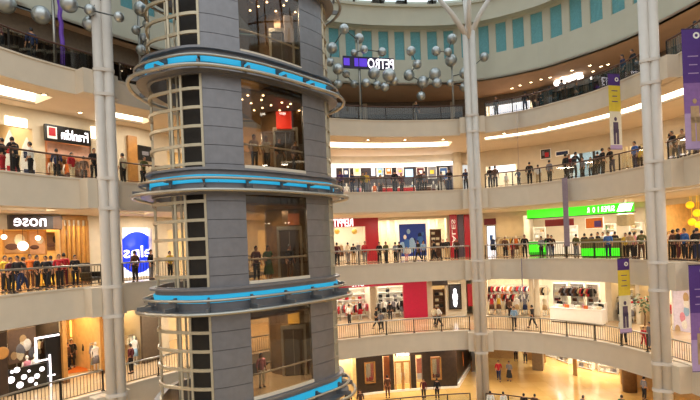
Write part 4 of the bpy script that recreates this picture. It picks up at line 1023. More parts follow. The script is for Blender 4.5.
for k, px in enumerate((532.5, 538)):
    u = ul(px, 2, wf); p = R(u, w(u) - .2); tag(MB().lathe([(.24, Z[2]), (.2, Z[2] + .2), (.2, CEIL[2] - .2), (.24, CEIL[2])], (p.x, p.y, 0), 14).build('pillar', ivory), ['slim ivory pillar left of the white kiosk, nearer the branching column', 'slim ivory pillar touching the white kiosk shop'][k], 'pillar')
t, c, rz, wd = counter(552, 604, 2, plus(w, -2.2), 1.15, whitem, whitem, 'long white kiosk counter on the lower right gallery', None, .9)
M = tf((c.x, c.y, Z[2]), rz)
for k in range(15):
    kk = ['white', 'white', 'cream', 'pink', 'orange', 'white'][k % 6]; q = M @ Vector((-wd / 2 + .3 + (wd - .6) * k / 14, -.1 + .12 * (k % 2), 1.16))
    put('gift_box' if k % 3 else 'bottle', get(BOX, box_mesh, kk) if k % 3 else get(BOT, bottle_mesh, kk), q, rz, kk + (' box' if k % 3 else ' bottle') + ' standing on the long white kiosk counter', 'box' if k % 3 else 'bottle', 'goods on the white kiosk counter, ' + kk)
shelves(595, 606, 2, plus(w, -1.0), 1.5, 4, whitem, [('box', 'black')], 'at the right end of the white kiosk', 'black goods at the white kiosk', step=.36)
for k, (a, b) in enumerate(((554, 568), (572, 585), (588, 600))):
    shelves(a, b, 2, plus(w, 1.6), 2.7, 5, whitem, [('bag', 'brown'), ('box', 'cream'), ('bag', 'black'), ('box', 'maroon')], ['left', 'middle', 'right'][k] + ' on the white kiosk shop back wall', ['left', 'middle', 'right'][k] + ' shelf goods behind the white kiosk', step=.55)
shelves(614, 635, 2, plus(w, 1.5), 2.4, 4, ivory, [('box', 'tan'), ('bag', 'black'), ('box', 'white')], 'behind the lower yellow banner', 'goods behind the lower yellow banner', step=.55)
# potted plant by the right column
u, p, z, rz, s = at(645, 330, 4.5); t = thing('potted_plant', 'leafy potted plant with red flowers left of the right column', 'plant', (p.x, p.y, Z[2]))
MB().lathe([(.22, 0), (.32, .5), (.34, .52), (.3, .54)], (0, 0, 0), 16).build('pot', tan, t, True)
MB().tube([(0, 0, .45), (.05, 0, 1.2), (0, .05, 1.7)], .05, 6).build('stem', brownw, t, True)
lf = MB(); fl = MB()
for k in range(90):
    a, b, r = rnd.random() * 6.28, rnd.random() * 1.1, .35 + .35 * rnd.random(); c = Vector((r * math.cos(a), r * math.sin(a), 1.5 + b)); dx = Vector((math.cos(a), math.sin(a), -.3)) * .2; dy = Vector((-math.sin(a), math.cos(a), .1)) * .07
    lf.add([c - dx, c + dy + Vector((0, 0, .03)), c + dx, c - dy + Vector((0, 0, .03))], [(0, 1, 2, 3)])
    if k % 8 == 0: fl.ball(c * 1.0 + Vector((0, 0, .08)), .08, 8, 5)
lf.build('foliage', leaf, t, True); fl.build('flowers', PAL['red'], t, True)
# bright shop at the lower right edge
t, wd, h = board(674, 691, 288, 344, plus(w, -.2), mat('pale_violet_print', '#d9cfe0', .4), 'poster', 'tall pale violet poster in the bright shop beyond the right column', 'poster', .1, None, .08, whitem)
for k in range(7): MB().ball(((rnd.random() - .5) * wd * .7, -.06, h * (.12 + .12 * k)), .22, 10, 6, 0, (1, .06, 1.6)).build('image_patch', PAL[['purple', 'tan', 'white', 'pink', 'lightblue', 'white', 'tan'][k]], t, True)
rack(668, 2, plus(w, .8), 1.0, ['white', 'tan', 'red'], 'just beyond the right column', 1.7); rack(697, 2, plus(w, .8), 1.0, ['white', 'purple'], 'at the lower right edge', 1.7)
# ================================================================== golden ground floor (1)
def dk(u): return 3.6
G1 = CEIL[1]
pxa, pxb = 355, 457
wall_open('wall_front', Z[1], G1, dk, pxa, pxb, [(364.5, 375, .75, 2.55), (383, 390.5, 0, 2.9), (394, 411, 0, 3.0), (416, 422.5, 0, 2.8), (431, 441, .75, 2.6)], darkw, .3)
ua, ub = ul(pxa, 1, dk), ul(pxb, 1, dk)
struct('wall_inner', band(ua, ub, 5.6, 5.8, Z[1], G1), mat('amber_wall', '#f0dba8', .5))
tag(band(ua, ub, 3.5, 3.62, Z[1] + .0, Z[1] + .14).build('skirting', whitem), 'white skirting along the foot of the dark wooden shop front', 'skirting')
for k, (a, b, y0, y1) in enumerate(((365, 374.5, 362.5, 382.5), (431.5, 440.5, 358, 379))):
    c, rz, wd, z0, z1, um = span(a, b, y0, y1, dk)
    o = struct('window_%d' % (62 + k), MB().box((c.x, c.y, (z0 + z1) / 2), (wd, .03, z1 - z0), rz), clear)
    f = MB()
    for s in (-1, 1): f.box((s * wd / 2, -.03, (z1 - z0) / 2), (.1, .2, z1 - z0 + .1)); f.box((0, -.03, (z1 - z0) / 2 + s * (z1 - z0) / 2), (wd, .2, .1))
    xform(f, (c.x, c.y, z0), rz); f.build('window_frame', goldwood, o)
    t, wd2, h2 = board(a - 1, b + 1, y0 - 1, y1 + 1, 4.4, mat('rose_backdrop', '#cf6f5c', .6), 'backdrop', ['rosy backdrop in the left display window of the dark shop front', 'rosy backdrop in the right display window of the dark shop front'][k], 'backdrop', .06)
    MB().box((-wd2 * .2, -.05, h2 * .6), (wd2 * .5, .03, h2 * .7)).build('pale_patch', PAL['cream'], t, True)
    for j in (-1, 1):
        M = tf((c.x, c.y, z0 + .02), rz); q = M @ Vector((j * .22, .5, -.02))
        put('handbag', get(BAG, bag_mesh, ['red', 'maroon'][k]), q, rz, ['red handbag', 'maroon handbag'][k] + ' standing in a display window of the dark shop front', 'bag', 'handbags in the dark shop front windows')
    struct('trim_%d' % (tn + k), MB().box((M @ Vector((0, .5, -.06))).to_tuple(), (wd + .2, .7, .08), rz), goldwood)
tn += 2
c, rz, wd, z0, z1, um = span(394.5, 410.5, 356, 388, dk)
for s in (-1, 1):
    d = struct('door_%d' % (3 + s), xform(MB().box((s * wd / 4, 0, 1.2), (wd / 2 - .04, .05, 2.4)), (c.x, c.y, Z[1]), rz), clear)
    f = MB()
    for q in (-1, 1): f.box((s * wd / 4 + q * (wd / 4 - .06), 0, 1.2), (.1, .08, 2.4)); f.box((s * wd / 4, 0, 1.2 + q * 1.15), (wd / 2 - .04, .08, .12))
    xform(f, (c.x, c.y, Z[1]), rz).build('door_frame', goldwood, d)
    xform(MB().tube([(s * .12, -.09, .9), (s * .12, -.09, 1.5)], .025, 6), (c.x, c.y, Z[1]), rz).build('door_handle', steel, d)
t, wd_, h_ = board(395, 410, 352.5, 356, plus(dk, -.12), darkw, 'shop_sign', 'white lettering on dark bar above the glass door, ground floor', 'sign', .12)
letters(t, 'GUESTS', 0, h_ / 2, wd_ * .85, h_ * .7, whitel, True, -.09)
lights(384, 424, 1, panelg, 3, 'the dark wooden shop on the ground floor', .4, 1.6, dk); lights(364, 376, 1, panelw, 1, 'the left display window of the dark shop front', .3, .7, dk); lights(430, 442, 1, panelw, 1, 'the right display window of the dark shop front', .3, .7, dk)
board(384, 390, 356, 396, 4.5, mat('copper_panel', '#9c5a34', .4), 'upright_panel', 'copper panel behind the opening left of the glass door', 'panel', .1)
t, wd_, h_ = board(416.5, 422, 358, 378, 4.3, mat('pink_panel', '#d98a70', .4), 'upright_panel', 'pink and white panel right of the glass door', 'panel', .1); MB().box((0, -.06, h_ * .1), (wd_, .03, h_ * .3)).build('white_foot', whitem, t, True)
# left golden end, right return wall with white plinth, far shops
struct('wall_left', band(ul(336, 1, dk) - 6, ua, 3.6, 3.8, Z[1], G1), goldw)
tag(band(ua - .25, ua, 3.3, 3.9, Z[1], G1).build('pillar', mat('pale_gold', '#e0c483', .5)), 'pale golden pillar at the left end of the dark wooden shop front', 'pillar')
e0, e1 = R(ub, 3.6), R(ub, 3.6) + Vector((3.6, 9.0)); mb = MB().prism([e0, e1], [e0 + Vector((-.25, 0)), e1 + Vector((-.25, 0))], Z[1], G1); struct('wall_right', mb, darkw)
tag(MB().prism([e0 + Vector((.14, 0)), e1 + Vector((.14, 0))], [e0 + Vector((.0, 0)), e1 + Vector((0, 0))], Z[1], Z[1] + .32).build('skirting', whitem), 'broad white skirting slanting back just left of the branching column', 'skirting')
t, wd_, h_ = board(458.5, 463.5, 352, 366, 6.6, PAL['orange'], 'poster', 'orange poster on the dark wall beside the branching column', 'poster', .08)
UF0, UF1 = ul(522, 1, 9.0), ul(585, 1, 9.0)
def far1(u): return smooth(14.0, 9.4, (u - UF0) / (UF1 - UF0))
wall_open('wall_back', Z[1], G1, far1, 478, 760, [(519, 527, 0, 2.6), (546, 573, 0, 2.9), (577, 620, 0, 2.9)], mat('amber_back', '#b78d55', .5))
struct('wall_inner', band(ul(505, 1, far1), ul(640, 1, far1), plus(far1, 3.6), plus(far1, 3.8), Z[1], G1), whitewall)
lights(546, 618, 1, panelc, 4, 'the white shops at the back of the ground floor', .5, 2.4, far1)
for k, (a, b) in enumerate(((547, 555), (558, 571), (579, 594), (599, 618))):
    shelves(a, b, 1, plus(far1, 2.8), 2.2, 4, whitem, [('box', 'white'), ('box', 'cream'), ('bag', 'grey')], ['farthest left', 'second from left', 'second from right', 'farthest right'][k] + ' at the back of ground floor', ['first', 'second', 'third', 'fourth'][k] + ' shelf goods on the ground floor', step=.5)
u, p, z, rz, s = at(629, 368, 8.0); tag(MB().lathe([(.5, Z[1]), (.5, G1)], (p.x, p.y, 0), 20).build('pillar', brownw), 'round brown pillar at the back of the ground floor near right column', 'pillar')
u, p, z, rz, s = at(538, 357, 10.5); tag(MB().box((p.x, p.y, (Z[1] + G1) / 2), (.9, .9, G1 - Z[1]), rz).build('pillar', mat('taupe', '#8a7252', .5)), 'square taupe pillar at the back of the golden ground floor', 'pillar')
# rising escalator flank behind the branching column
a = floorpt(484, 372, Z[1]); b = Vector((a.x + 1.2, a.y + 7)); t = thing('escalator', 'brown flank of an escalator rising behind the branching column', 'escalator', (a.x, a.y, Z[1]))
n_ = Vector((b.y - a.y, a.x - b.x)).normalized()
for (nm, m, o0, o1, lo, hi) in (('balustrade', brownw, 0, .08, .0, .95), ('balustrade', brownw, -1.1, -1.02, .0, .95), ('handrail', blackw, -.02, .1, .95, 1.03), ('handrail', blackw, -1.12, -1.0, .95, 1.03), ('steps', steel, -1.02, 0, -.25, .1)):
    vs = []
    for (q, dz) in ((a, 0), (b, 3.4)):
        for o_ in (o0, o1):
            for hh in (lo, hi): vs.append((q.x + n_.x * o_, q.y + n_.y * o_, Z[1] + max(.02, dz + hh)))
    MB().add(vs, [(0, 1, 3, 2), (4, 6, 7, 5), (0, 4, 5, 1), (2, 3, 7, 6), (1, 5, 7, 3), (0, 2, 6, 4)]).build(nm, m, t)
# ================================================================== top floor (5)
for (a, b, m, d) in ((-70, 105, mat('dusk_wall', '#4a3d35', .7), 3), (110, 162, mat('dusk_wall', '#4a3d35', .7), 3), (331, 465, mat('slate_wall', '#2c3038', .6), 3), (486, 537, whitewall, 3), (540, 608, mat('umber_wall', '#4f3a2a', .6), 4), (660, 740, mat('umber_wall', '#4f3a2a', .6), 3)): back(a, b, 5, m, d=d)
lights(488, 534, 5, panelc, 3, 'the white-lit opening on the top floor right of branching column', .5, 2.0)
for k, (a, b, y0, y1) in enumerate(((390, 406, 99.5, 103.5), (428, 441, 99, 102.5), (343, 349, 103, 107))): board(a, b, y0, y1, plus(w, .3), glow('cold_tube', '#fff1d0', 1.5), 'strip_light', ['longest strip light glowing behind the far top-floor railing', 'strip light glowing on the far top floor, nearest the branching column', 'short strip light glowing on the top floor near the lift tower'][k], 'strip light', .08)
for k, (a, b) in enumerate(((338, 352), (357, 372), (378, 410), (420, 447))):
    counter(a, b, 5, plus(w, -1.5), 1.1, mat('blue_grey_counter', '#4c5d74', .4), steel, ['leftmost', 'second from left', 'second from right', 'rightmost'][k] + ' blue-grey counter behind the far top-floor railing', None)
for k, px in enumerate((336, 364, 414, 452)):
    u = ul(px, 5, wf); p = R(u, w(u) - .3); tag(MB().box((p.x, p.y, Z[5] + 1.7), (.35, .35, 3.4), ang(u)).build('pillar', ivory), ['leftmost', 'second from left', 'second from right', 'rightmost'][k] + ' square cream pillar on the far top floor', 'pillar')
board(490, 530, 103, 116, plus(w, .6), skyglow, 'lit_screen', 'wide white lit screen behind the top-floor railing right of branching column', 'screen', .1)
# dark bar with white lanterns
counter(546, 604, 5, plus(w, -2.2), 1.25, darkw, blackw, 'dark bar counter under the white lanterns on top floor', None, .8)
counter(541, 556, 5, plus(w, -3.4), 1.1, blackw, steel, 'small dark counter left of the white lanterns on top floor', None, .8)
t = portal(540, 608, 5, wf, 2.95, .4, .4, .4, darkw, 'dark portal around the bar with white lanterns, top floor')
for k, (px, py, r) in enumerate(((557, 83, .26), (562, 82, .3), (564, 76, .32), (569, 79, .24), (573, 77, .26), (578, 74, .34), (580, 77, .26), (592, 78, .14))):
    u, p, z, rz, s = at(px, py, plus(w, -1.4)); t = thing('lantern', 'white glowing round lantern hanging over the dark top-floor bar', 'lantern', (p.x, p.y, z), rz, 'white lanterns over the top-floor bar')
    MB().ball((0, 0, 0), r, 14, 8).build('globe', lantern, t, True); MB().tube([(0, 0, r * .9), (0, 0, ZD - z)], .012, 5).build('cord', darkmetal, t, True)
# downlights in the top ceiling and in the upper gallery
def downlights(pts, zc, grp, where):
    for (px, py, of) in pts:
        x, y = pxr(px, py); d = (zc - EYE) * F / -y; q = Vector((x * d / F, d))
        t = thing('downlight', 'small round downlight in the ceiling ' + where, 'downlight', (q.x, q.y, zc - .04), 0, grp)
        MB().lathe([(.10, .0), (.10, .05)], (0, 0, 0), 12).build('lens', dotl, t, True); MB().lathe([(.105, 0), (.15, 0), (.15, .05), (.105, .05)], (0, 0, 0), 12).build('trim_ring', steel, t, True)
downlights([(520, 85, 0), (531, 82, 0), (541, 79, 0), (550, 77, 0), (593, 71, 0), (601, 66, 0), (608, 64, 0), (590, 65, 0), (512, 88, 0), (572, 70, 0)], ZD, 'downlights over the top gallery right', 'over the top gallery, left of the right column')
downlights([(44, 94, 0), (20, 112, 0), (80, 112, 0)], CEIL[4], 'downlights at the upper left', 'above the black fashion sign')
downlights([(368, 139.5, 0), (405, 139.5, 0), (443, 139, 0)], CEIL[4], 'downlights on the far upper gallery', 'before the wide glowing trough on the far gallery')
downlights([(504, 133, 0), (549, 126.5, 0)], CEIL[4], 'downlights on the right upper gallery', 'before the long curved glowing trough')

# ================================================================== more goods in the windows
MAN = None
def mannequin(px, L, off, c1, c2, lab, h=1.75, white=True):
    u = ul(px, L, off); p = R(u, off(u) if callable(off) else off)
    t = thing('mannequin', lab, 'mannequin', (p.x, p.y, Z[L]), ang(u))
    MB().lathe([(.24, 0), (.24, .025), (.03, .05), (.03, .12)], (0, 0, 0), 14).build('stand', steel, t, True)
    b = MB()
    for s in (-1, 1):
        b.tube([(s * .09, 0, .08), (s * .1, -.01, .48), (s * .09, 0, .9)], [.035, .05, .08], 8)
        b.tube([(s * .17, 0, 1.4), (s * .24, .03, 1.14), (s * .25, -.05, .86)], [.05, .036, .025], 8)
    b.lathe([(.12, .86), (.14, .95), (.11, 1.12), (.15, 1.32), (.16, 1.4), (.05, 1.46), (.045, 1.54)], (0, 0, 0), 12, 0, True, 1.1, .72); b.ball((0, 0, 1.63), .085, 12, 8, 0, (.85, 1, 1.3))
    b.build('figure', whitem if white else PAL['tan'], t, True)
    MB().lathe([(.165, .88), (.15, .98), (.13, 1.12), (.165, 1.32), (.175, 1.4), (.07, 1.46)], (0, 0, 0), 12, 0, True, 1.1, .76).build('top', PAL[c1], t, True)
    MB().lathe([(.2, .5), (.17, .8), (.15, .96)], (0, 0, 0), 12, 0, True, 1.1, .8).build('skirt', PAL[c2], t, True)
for a in ((332, 2, plus(w, .5), 'red', 'white', 'white mannequin in red top, left in the left crimson window'), (350, 2, plus(w, .45), 'cream', 'red', 'white mannequin in cream top, middle of the left crimson window'), (360, 2, plus(w, .4), 'black', 'red', 'white mannequin in black top, right in left crimson window'), (384, 2, plus(w, .4), 'white', 'black', 'white mannequin in white top, left in right crimson window'), (393.5, 2, plus(w, .4), 'grey', 'black', 'white mannequin in grey top, middle of right crimson window'), (402, 2, plus(w, .45), 'black', 'grey', 'white mannequin in black top, right in right crimson window'),
          (492, 2, plus(w, .1), 'red', 'brown', 'mannequin in red top nearest the branching column'), (499, 2, plus(w, .15), 'yellow', 'brown', 'mannequin in yellow top, golden lower shop'), (508, 2, plus(w, .1), 'maroon', 'black', 'mannequin in maroon top, golden lower shop'), (517, 2, plus(w, .1), 'white', 'tan', 'mannequin in white top, golden lower shop'), (525, 2, plus(w, .1), 'grey', 'navy', 'mannequin in grey top, golden lower shop'), (545, 2, plus(w, .3), 'cream', 'tan', 'mannequin in cream top left of the white kiosk'),
          (620, 2, plus(w, .5), 'black', 'black', 'mannequin in black top left of the lower yellow banner'), (632, 2, plus(w, .3), 'white', 'grey', 'mannequin in white top right of the lower yellow banner'), (341, 3, plus(w, .6), 'tan', 'brown', 'mannequin in tan top, left inside red portal'), (358, 3, plus(w, .6), 'grey', 'white', 'mannequin in grey top, right inside red portal'), (493, 3, plus(w, .0), 'navy', 'black', 'mannequin in navy top by the small dark red sign'), (506, 3, plus(w, .3), 'yellow', 'orange', 'mannequin in yellow top left of the green sign'), (516, 3, plus(w, .3), 'orange', 'brown', 'mannequin in orange top left of the green sign'),
          (133, 2, plus(w, .2), 'white', 'lightblue', 'mannequin in white top by the drab wall panel'), (70, 2, plus(w, 3.2), 'cream', 'brown', 'mannequin in cream top left in the golden clothes shop'), (94, 2, plus(w, .5), 'white', 'grey', 'mannequin in white top by right post of golden clothes shop'), (25, 2, plus(w, .4), 'pink', 'white', 'mannequin in pink top behind the glowing discs, left'), (33, 2, plus(w, .4), 'white', 'tan', 'mannequin in white top behind the glowing discs, right'), (53, 4, plus(w, .4), 'cream', 'tan', 'mannequin in cream top left under the black sign'), (68, 4, plus(w, .4), 'orange', 'brown', 'mannequin in orange top right under the black sign'),
          (346, 4, plus(w, .3), 'white', 'pink', 'mannequin in white top, left in upper far shop'), (374, 4, plus(w, .3), 'orange', 'white', 'mannequin in orange top beside the narrow lit poster'), (412, 4, plus(w, .3), 'lightblue', 'white', 'mannequin in pale blue top, upper far shop'), (433, 4, plus(w, .3), 'grey', 'maroon', 'mannequin in grey top, right in upper far shop'), (628, 4, plus(w, .5), 'tan', 'white', 'mannequin behind the glass doors by right column')):
    mannequin(*a)

for k, (px, cols) in enumerate(((491, ['black', 'red', 'brown']), (500, ['maroon', 'cream', 'red']), (510, ['white', 'orange', 'tan']), (519, ['red', 'grey', 'brown']), (527, ['navy', 'white', 'red']))):
    rack(px, 2, plus(w, 2.6), 1.0, cols, ['first', 'second', 'third', 'fourth', 'fifth'][k] + ' in the back row of the golden lower shop', 2.4)
for k, (px, cols) in enumerate(((541, ['cream', 'tan', 'black']), (570, ['brown', 'black', 'grey']), (586, ['black', 'tan', 'red']))):
    rack(px, 2, plus(w, .7), 1.2, cols, ['left', 'middle', 'right'][k] + ' one behind the white kiosk counter', 2.5)
for k, (px, cols) in enumerate(((618, ['brown', 'cream', 'tan']), (630, ['black', 'brown', 'grey']))):
    rack(px, 2, plus(w, 1.0), 1.0, cols, ['left', 'right'][k] + ' behind the lower yellow banner', 1.9)
for k, (px, cols) in enumerate(((12, ['cream', 'brown', 'tan']), (26, ['white', 'grey', 'brown']), (40, ['brown', 'black', 'cream']))):
    rack(px, 2, plus(w, 2.0), 1.1, cols, ['left', 'middle', 'right'][k] + ' behind the glowing discs, lower left', 2.2)
# ------------------------------------------------------------------ people
def skin_mesh(V, E, rad, root=0, sub=1):
    me = bpy.data.meshes.new('sk'); me.from_pydata(V, E, []); o = bpy.data.objects.new('sk', me); C.objects.link(o)
    md = o.modifiers.new('s', 'SKIN'); md.use_smooth_shade = True
    for i, v in enumerate(me.skin_vertices[0].data):
        r = rad[i]; v.radius = r if isinstance(r, tuple) else (r, r); v.use_root = (i == root)
    ms = o.modifiers.new('u', 'SUBSURF'); ms.levels = sub; ms.render_levels = sub
    dg = bpy.context.evaluated_depsgraph_get(); dg.update(); ev = o.evaluated_get(dg); m2 = bpy.data.meshes.new_from_object(ev)
    vs = [v.co.copy() for v in m2.vertices]; fs = [tuple(p.vertices) for p in m2.polygons]
    bpy.data.objects.remove(o); bpy.data.meshes.remove(me); bpy.data.meshes.remove(m2)
    return vs, fs
SKIN = mat('skin', '#b98662', .6, noise=.06); EYE_M = mat('eye_dark', '#20140f', .3); 
HAIRS = {'black': mat('hair_black', '#151110', .5, noise=.2), 'brown': mat('hair_brown', '#2f1f15', .5, noise=.2)}
SHOE = mat('shoe_dark', '#241d1a', .5)
POSES = {  # lean, left arm (elbow, wrist), right arm, left leg (knee, ankle), right leg
    'stand': (0, ((.24, .03, 1.13), (.25, -.06, .90)), ((-.24, .03, 1.13), (-.25, -.06, .90)), ((.10, -.02, .5), (.11, .03, .09)), ((-.10, -.02, .5), (-.11, .03, .09))),
    'lean': (-.16, ((.26, -.22, 1.16), (.14, -.42, 1.14)), ((-.26, -.22, 1.16), (-.12, -.42, 1.15)), ((.11, .02, .5), (.12, .06, .09)), ((-.10, -.06, .5), (-.13, .02, .09))),
    'walk': (-.03, ((.24, .16, 1.15), (.23, .12, .91)), ((-.24, -.08, 1.13), (-.22, -.26, .97)), ((.09, -.16, .52), (.10, -.24, .10)), ((-.09, .04, .50), (-.10, .30, .14))),
    'phone': (0, ((.24, .02, 1.14), (.12, -.22, 1.22)), ((-.25, .03, 1.13), (-.24, -.05, .90)), ((.11, -.01, .5), (.13, .03, .09)), ((-.09, -.04, .5), (-.10, .02, .09))),
}
BODIES = {}
def head_parts(mb, h, ty):
    mb.ball(h, .09, 16, 10, 0, (.86, 1.02, 1.28))
    mb.ball((h[0], h[1] - .035, h[2] - .075), .052, 10, 6, 0, (.9, 1, .8))                      # jaw
    mb.add([(h[0] - .014, h[1] - .088, h[2] - .022), (h[0] + .014, h[1] - .088, h[2] - .022), (h[0], h[1] - .112, h[2] - .026), (h[0], h[1] - .09, h[2] + .03)], [(0, 1, 2), (0, 2, 3), (1, 3, 2), (0, 3, 1)])
    for s in (-1, 1):
        mb.ball((h[0] + s * .079, h[1] + .005, h[2] - .005), .022, 8, 5, 0, (.5, .9, 1.4))      # ear
        mb.ball((h[0] + s * .031, h[1] - .083, h[2] + .008), .011, 8, 5, 1, (1.2, .6, .8))      # eye
    mb.box((h[0], h[1] - .088, h[2] - .062), (.045, .012, .01), 0, 2)                           # mouth
def make_body(pose, skirt=False, longhair=False):
    key = (pose, skirt, longhair)
    if key in BODIES: return BODIES[key]
    ln, la, ra, ll, rl = POSES[pose]
    def sp(z): return (0, ln * max(0, (z - .95) / .6) , z)
    V = [(0, 0, .95), sp(1.14), sp(1.34), sp(1.44), sp(1.52), sp(1.58)]; rad = [(.135, .10), (.125, .09), (.15, .10), (.09, .075), .052, .058]; E = [(0, 1), (1, 2), (2, 3), (3, 4), (4, 5)]
    for s, a in ((1, la), (-1, ra)):
        sh = (s * .18, sp(1.42)[1], 1.41); k = len(V); V += [sh, a[0], a[1]]; rad += [.062, .043, .028]; E += [(3, k), (k, k + 1), (k + 1, k + 2)]
    for s, l in ((1, ll), (-1, rl)):
        k = len(V); hip = (s * .095, 0, .87); V += [hip, l[0], l[1], (l[1][0] + s * .015, l[1][1] - .13, .045)]; rad += [.088, .058, .042, .035]; E += [(0, k), (k, k + 1), (k + 1, k + 2), (k + 2, k + 3)]
    vs, fs = skin_mesh(V, E, rad)
    mb = MB().add(vs, fs, 0, True)
    hd = Vector(sp(1.63)) + Vector((0, -.015, 0)); head_parts(mb, hd, ln)
    for s, a in ((1, la), (-1, ra)):                                                            # palms and five fingers each
        d = (Vector(a[1]) - Vector(a[0])).normalized(); side = Vector((0, -1, 0)) if abs(d.z) > .6 else Vector((s * -1, 0, 0)); nrm = d.cross(side).normalized()
        w0 = Vector(a[1]); pc = w0 + d * .05; mb.tube([w0 - d * .01, pc, w0 + d * .09], [.026, .034, .03], 8)
        for k, (o_, l_) in enumerate(((-.028, .06), (-.01, .075), (.01, .07), (.028, .052))):
            b = w0 + d * .085 + side * o_; mb.tube([b - d * .02, b + d * l_ * .55 + nrm * .004, b + d * l_ + nrm * .018 * (1 if s > 0 else -1)], [.0095, .009, .007], 6)
        tb = w0 + d * .03 + side * .03; mb.tube([tb - side * .015, tb + side * .025 + d * .025, tb + side * .03 + d * .055], [.012, .011, .008], 6)
    body = mb.mesh('person_body', [SKIN, EYE_M, mat('lip', '#8a4a42', .5)])
    # shirt
    Vs = [(0, 0, .86), sp(1.14), sp(1.34), sp(1.44), sp(1.475)]; rs = [(.158, .128), (.145, .112), (.172, .125), (.105, .095), .068]; Es = [(0, 1), (1, 2), (2, 3), (3, 4)]
    for s, a in ((1, la), (-1, ra)):
        k = len(Vs); e, w_ = Vector(a[0]), Vector(a[1]); Vs += [(s * .18, sp(1.42)[1], 1.41), tuple(e), tuple(e.lerp(w_, .45))]; rs += [.078, .06, .05]; Es += [(3, k), (k, k + 1), (k + 1, k + 2)]
    v_, f_ = skin_mesh(Vs, Es, rs); shirt = MB().add(v_, f_, 0, True).mesh('shirt', PAL['black'])
    if skirt:
        mb = MB().lathe([(.15, .98), (.175, .9), (.22, .6), (.26, .34), (.25, .33)], (0, -.01, 0), 16)
    else:
        Vt = [(0, 0, 1.0)]; rt = [(.146, .112)]; Et = []
        for s, l in ((1, ll), (-1, rl)):
            k = len(Vt); an = Vector(l[1]); kn = Vector(l[0]); Vt += [(s * .095, 0, .86), l[0], tuple(kn.lerp(an, .93))]; rt += [.104, .076, .062]; Et += [(0, k), (k, k + 1), (k + 1, k + 2)]
        v_, f_ = skin_mesh(Vt, Et, rt); mb = MB().add(v_, f_, 0, True)
    low = mb.mesh('skirt' if skirt else 'trousers', PAL['black'])
    shoes = []
    for s, l in ((1, ll), (-1, rl)):
        mb = MB(); an = Vector(l[1]); c = Vector((an.x + s * .008, an.y - .06, max(.045, an.z - .05)))
        mb.ball(c, .06, 12, 6, 0, (.85, 2.2, .75)); mb.ball((c.x, c.y - .01, c.z - .028), .055, 12, 5, 0, (.9, 2.3, .3)); shoes.append(mb.mesh('shoe', SHOE))
    hb = MB(); n, m = 16, 9
    vs = []; 
    for i in range(m + 1):
        for j in range(n):
            th = 2 * PI * j / n; front = max(0, -math.sin(th)); lim = 2.15 - 1.15 * front                      # how far down the hair reaches
            ph = lim * i / m; x, y, z = .100 * .86 * math.sin(ph) * math.cos(th), .104 * math.sin(ph) * math.sin(th), .127 * math.cos(ph)
            if longhair and front < .2 and i >= m - 3: z -= .055 * (i - m + 3); y += .008 * (i - m + 3)
            vs.append((hd.x + x, hd.y + y + .008, hd.z + z + .006))
    k0 = len(vs)
    for i in range(m + 1):
        for j in range(n):
            v = Vector(vs[i * n + j]); vs.append(tuple(hd + (v - hd) * .86))
    fs = []
    for i in range(m):
        for j in range(n):
            a, b = i * n + j, i * n + (j + 1) % n; fs.append((a, b, b + n, a + n)); fs.append((k0 + a + n, k0 + b + n, k0 + b, k0 + a))
    for j in range(n):
        a, b = m * n + j, m * n + (j + 1) % n; fs.append((a, b, k0 + b, k0 + a))
    hair = hb.add(vs, fs, 0, True).mesh('hair', HAIRS['black'])
    BODIES[key] = (body, shirt, low, shoes, hair); return BODIES[key]
NP = 0
def person(L, px, where, top, bottom, pose='stand', off=.75, face=0.0, h=1.68, hair='black', skirt=False, long=False, py=None, away=False):
    """where: words that place the person; off: distance from the balcony edge; face: turn from looking into the hall"""
    global NP; NP += 1
    z = Z[L]; face += rnd.uniform(-.7, .7); h *= rnd.uniform(.94, 1.03)
    if not away and L > 1 and rnd.random() < .4: away = True
    if py is not None:
        q = floorpt(px, py, z); u = ul(px, L, off if not callable(off) else w); rz = ang(u)
    else:
        u = ul(px, L, off); q = R(u, off(u) if callable(off) else off); rz = ang(u)
    body, shirt, low, shoes, hr = make_body(pose, skirt, long)
    o = bpy.data.objects.new('person', body); C.objects.link(o); o.location = (q.x, q.y, z); o.rotation_euler = (0, 0, rz + face + (PI if away else 0)); s = h / 1.75; o.scale = (s, s, s)
    tag(o, 'person in %s top and %s %s %s' % (top, bottom, 'skirt' if skirt else 'trousers', where), 'person')
    for nm, me, m in (('shirt', shirt, PAL[top]), ('skirt' if skirt else 'trousers', low, PAL[bottom]), ('shoe', shoes[0], SHOE), ('shoe', shoes[1], SHOE), ('hair', hr, HAIRS[hair])):
        c = bpy.data.objects.new(nm, me); C.objects.link(c); c.parent = o; c.material_slots[0].link = 'OBJECT'; c.material_slots[0].material = m
    return o
P = person
# top floor
P(5, 34, 'standing by the steel pole, upper left', 'navy', 'black', 'stand', .7, away=True, h=1.75)
P(5, 5, 'leaning at the upper left edge', 'maroon', 'black', 'lean', .55, h=1.5)
P(5, 416, 'standing at the far top-floor railing', 'black', 'black', 'stand', .8)
P(5, 496, 'just right of the branching column, top floor', 'black', 'black', 'stand', .7)
P(5, 525, 'leaning before the white lit screen, top floor', 'black', 'navy', 'lean', .6, h=1.5)
P(5, 534, 'right of the white lit screen, top floor', 'brown', 'black', 'stand', 1.4)
P(5, 541, 'left of the dark bar counter, top floor', 'black', 'black', 'phone', 2.0)
P(5, 550, 'left end of the dark top-floor bar', 'black', 'grey', 'stand', 1.2)
P(5, 560, 'before the dark bar under the lanterns', 'grey', 'black', 'lean', .6)
P(5, 577, 'right end of the dark top-floor bar', 'black', 'black', 'walk', 2.2, face=1.2)
P(5, 624, 'left one of two by right column, top floor', 'navy', 'black', 'stand', .65, h=1.75)
P(5, 637, 'touching the right column, top floor', 'black', 'black', 'lean', .6, h=1.72)
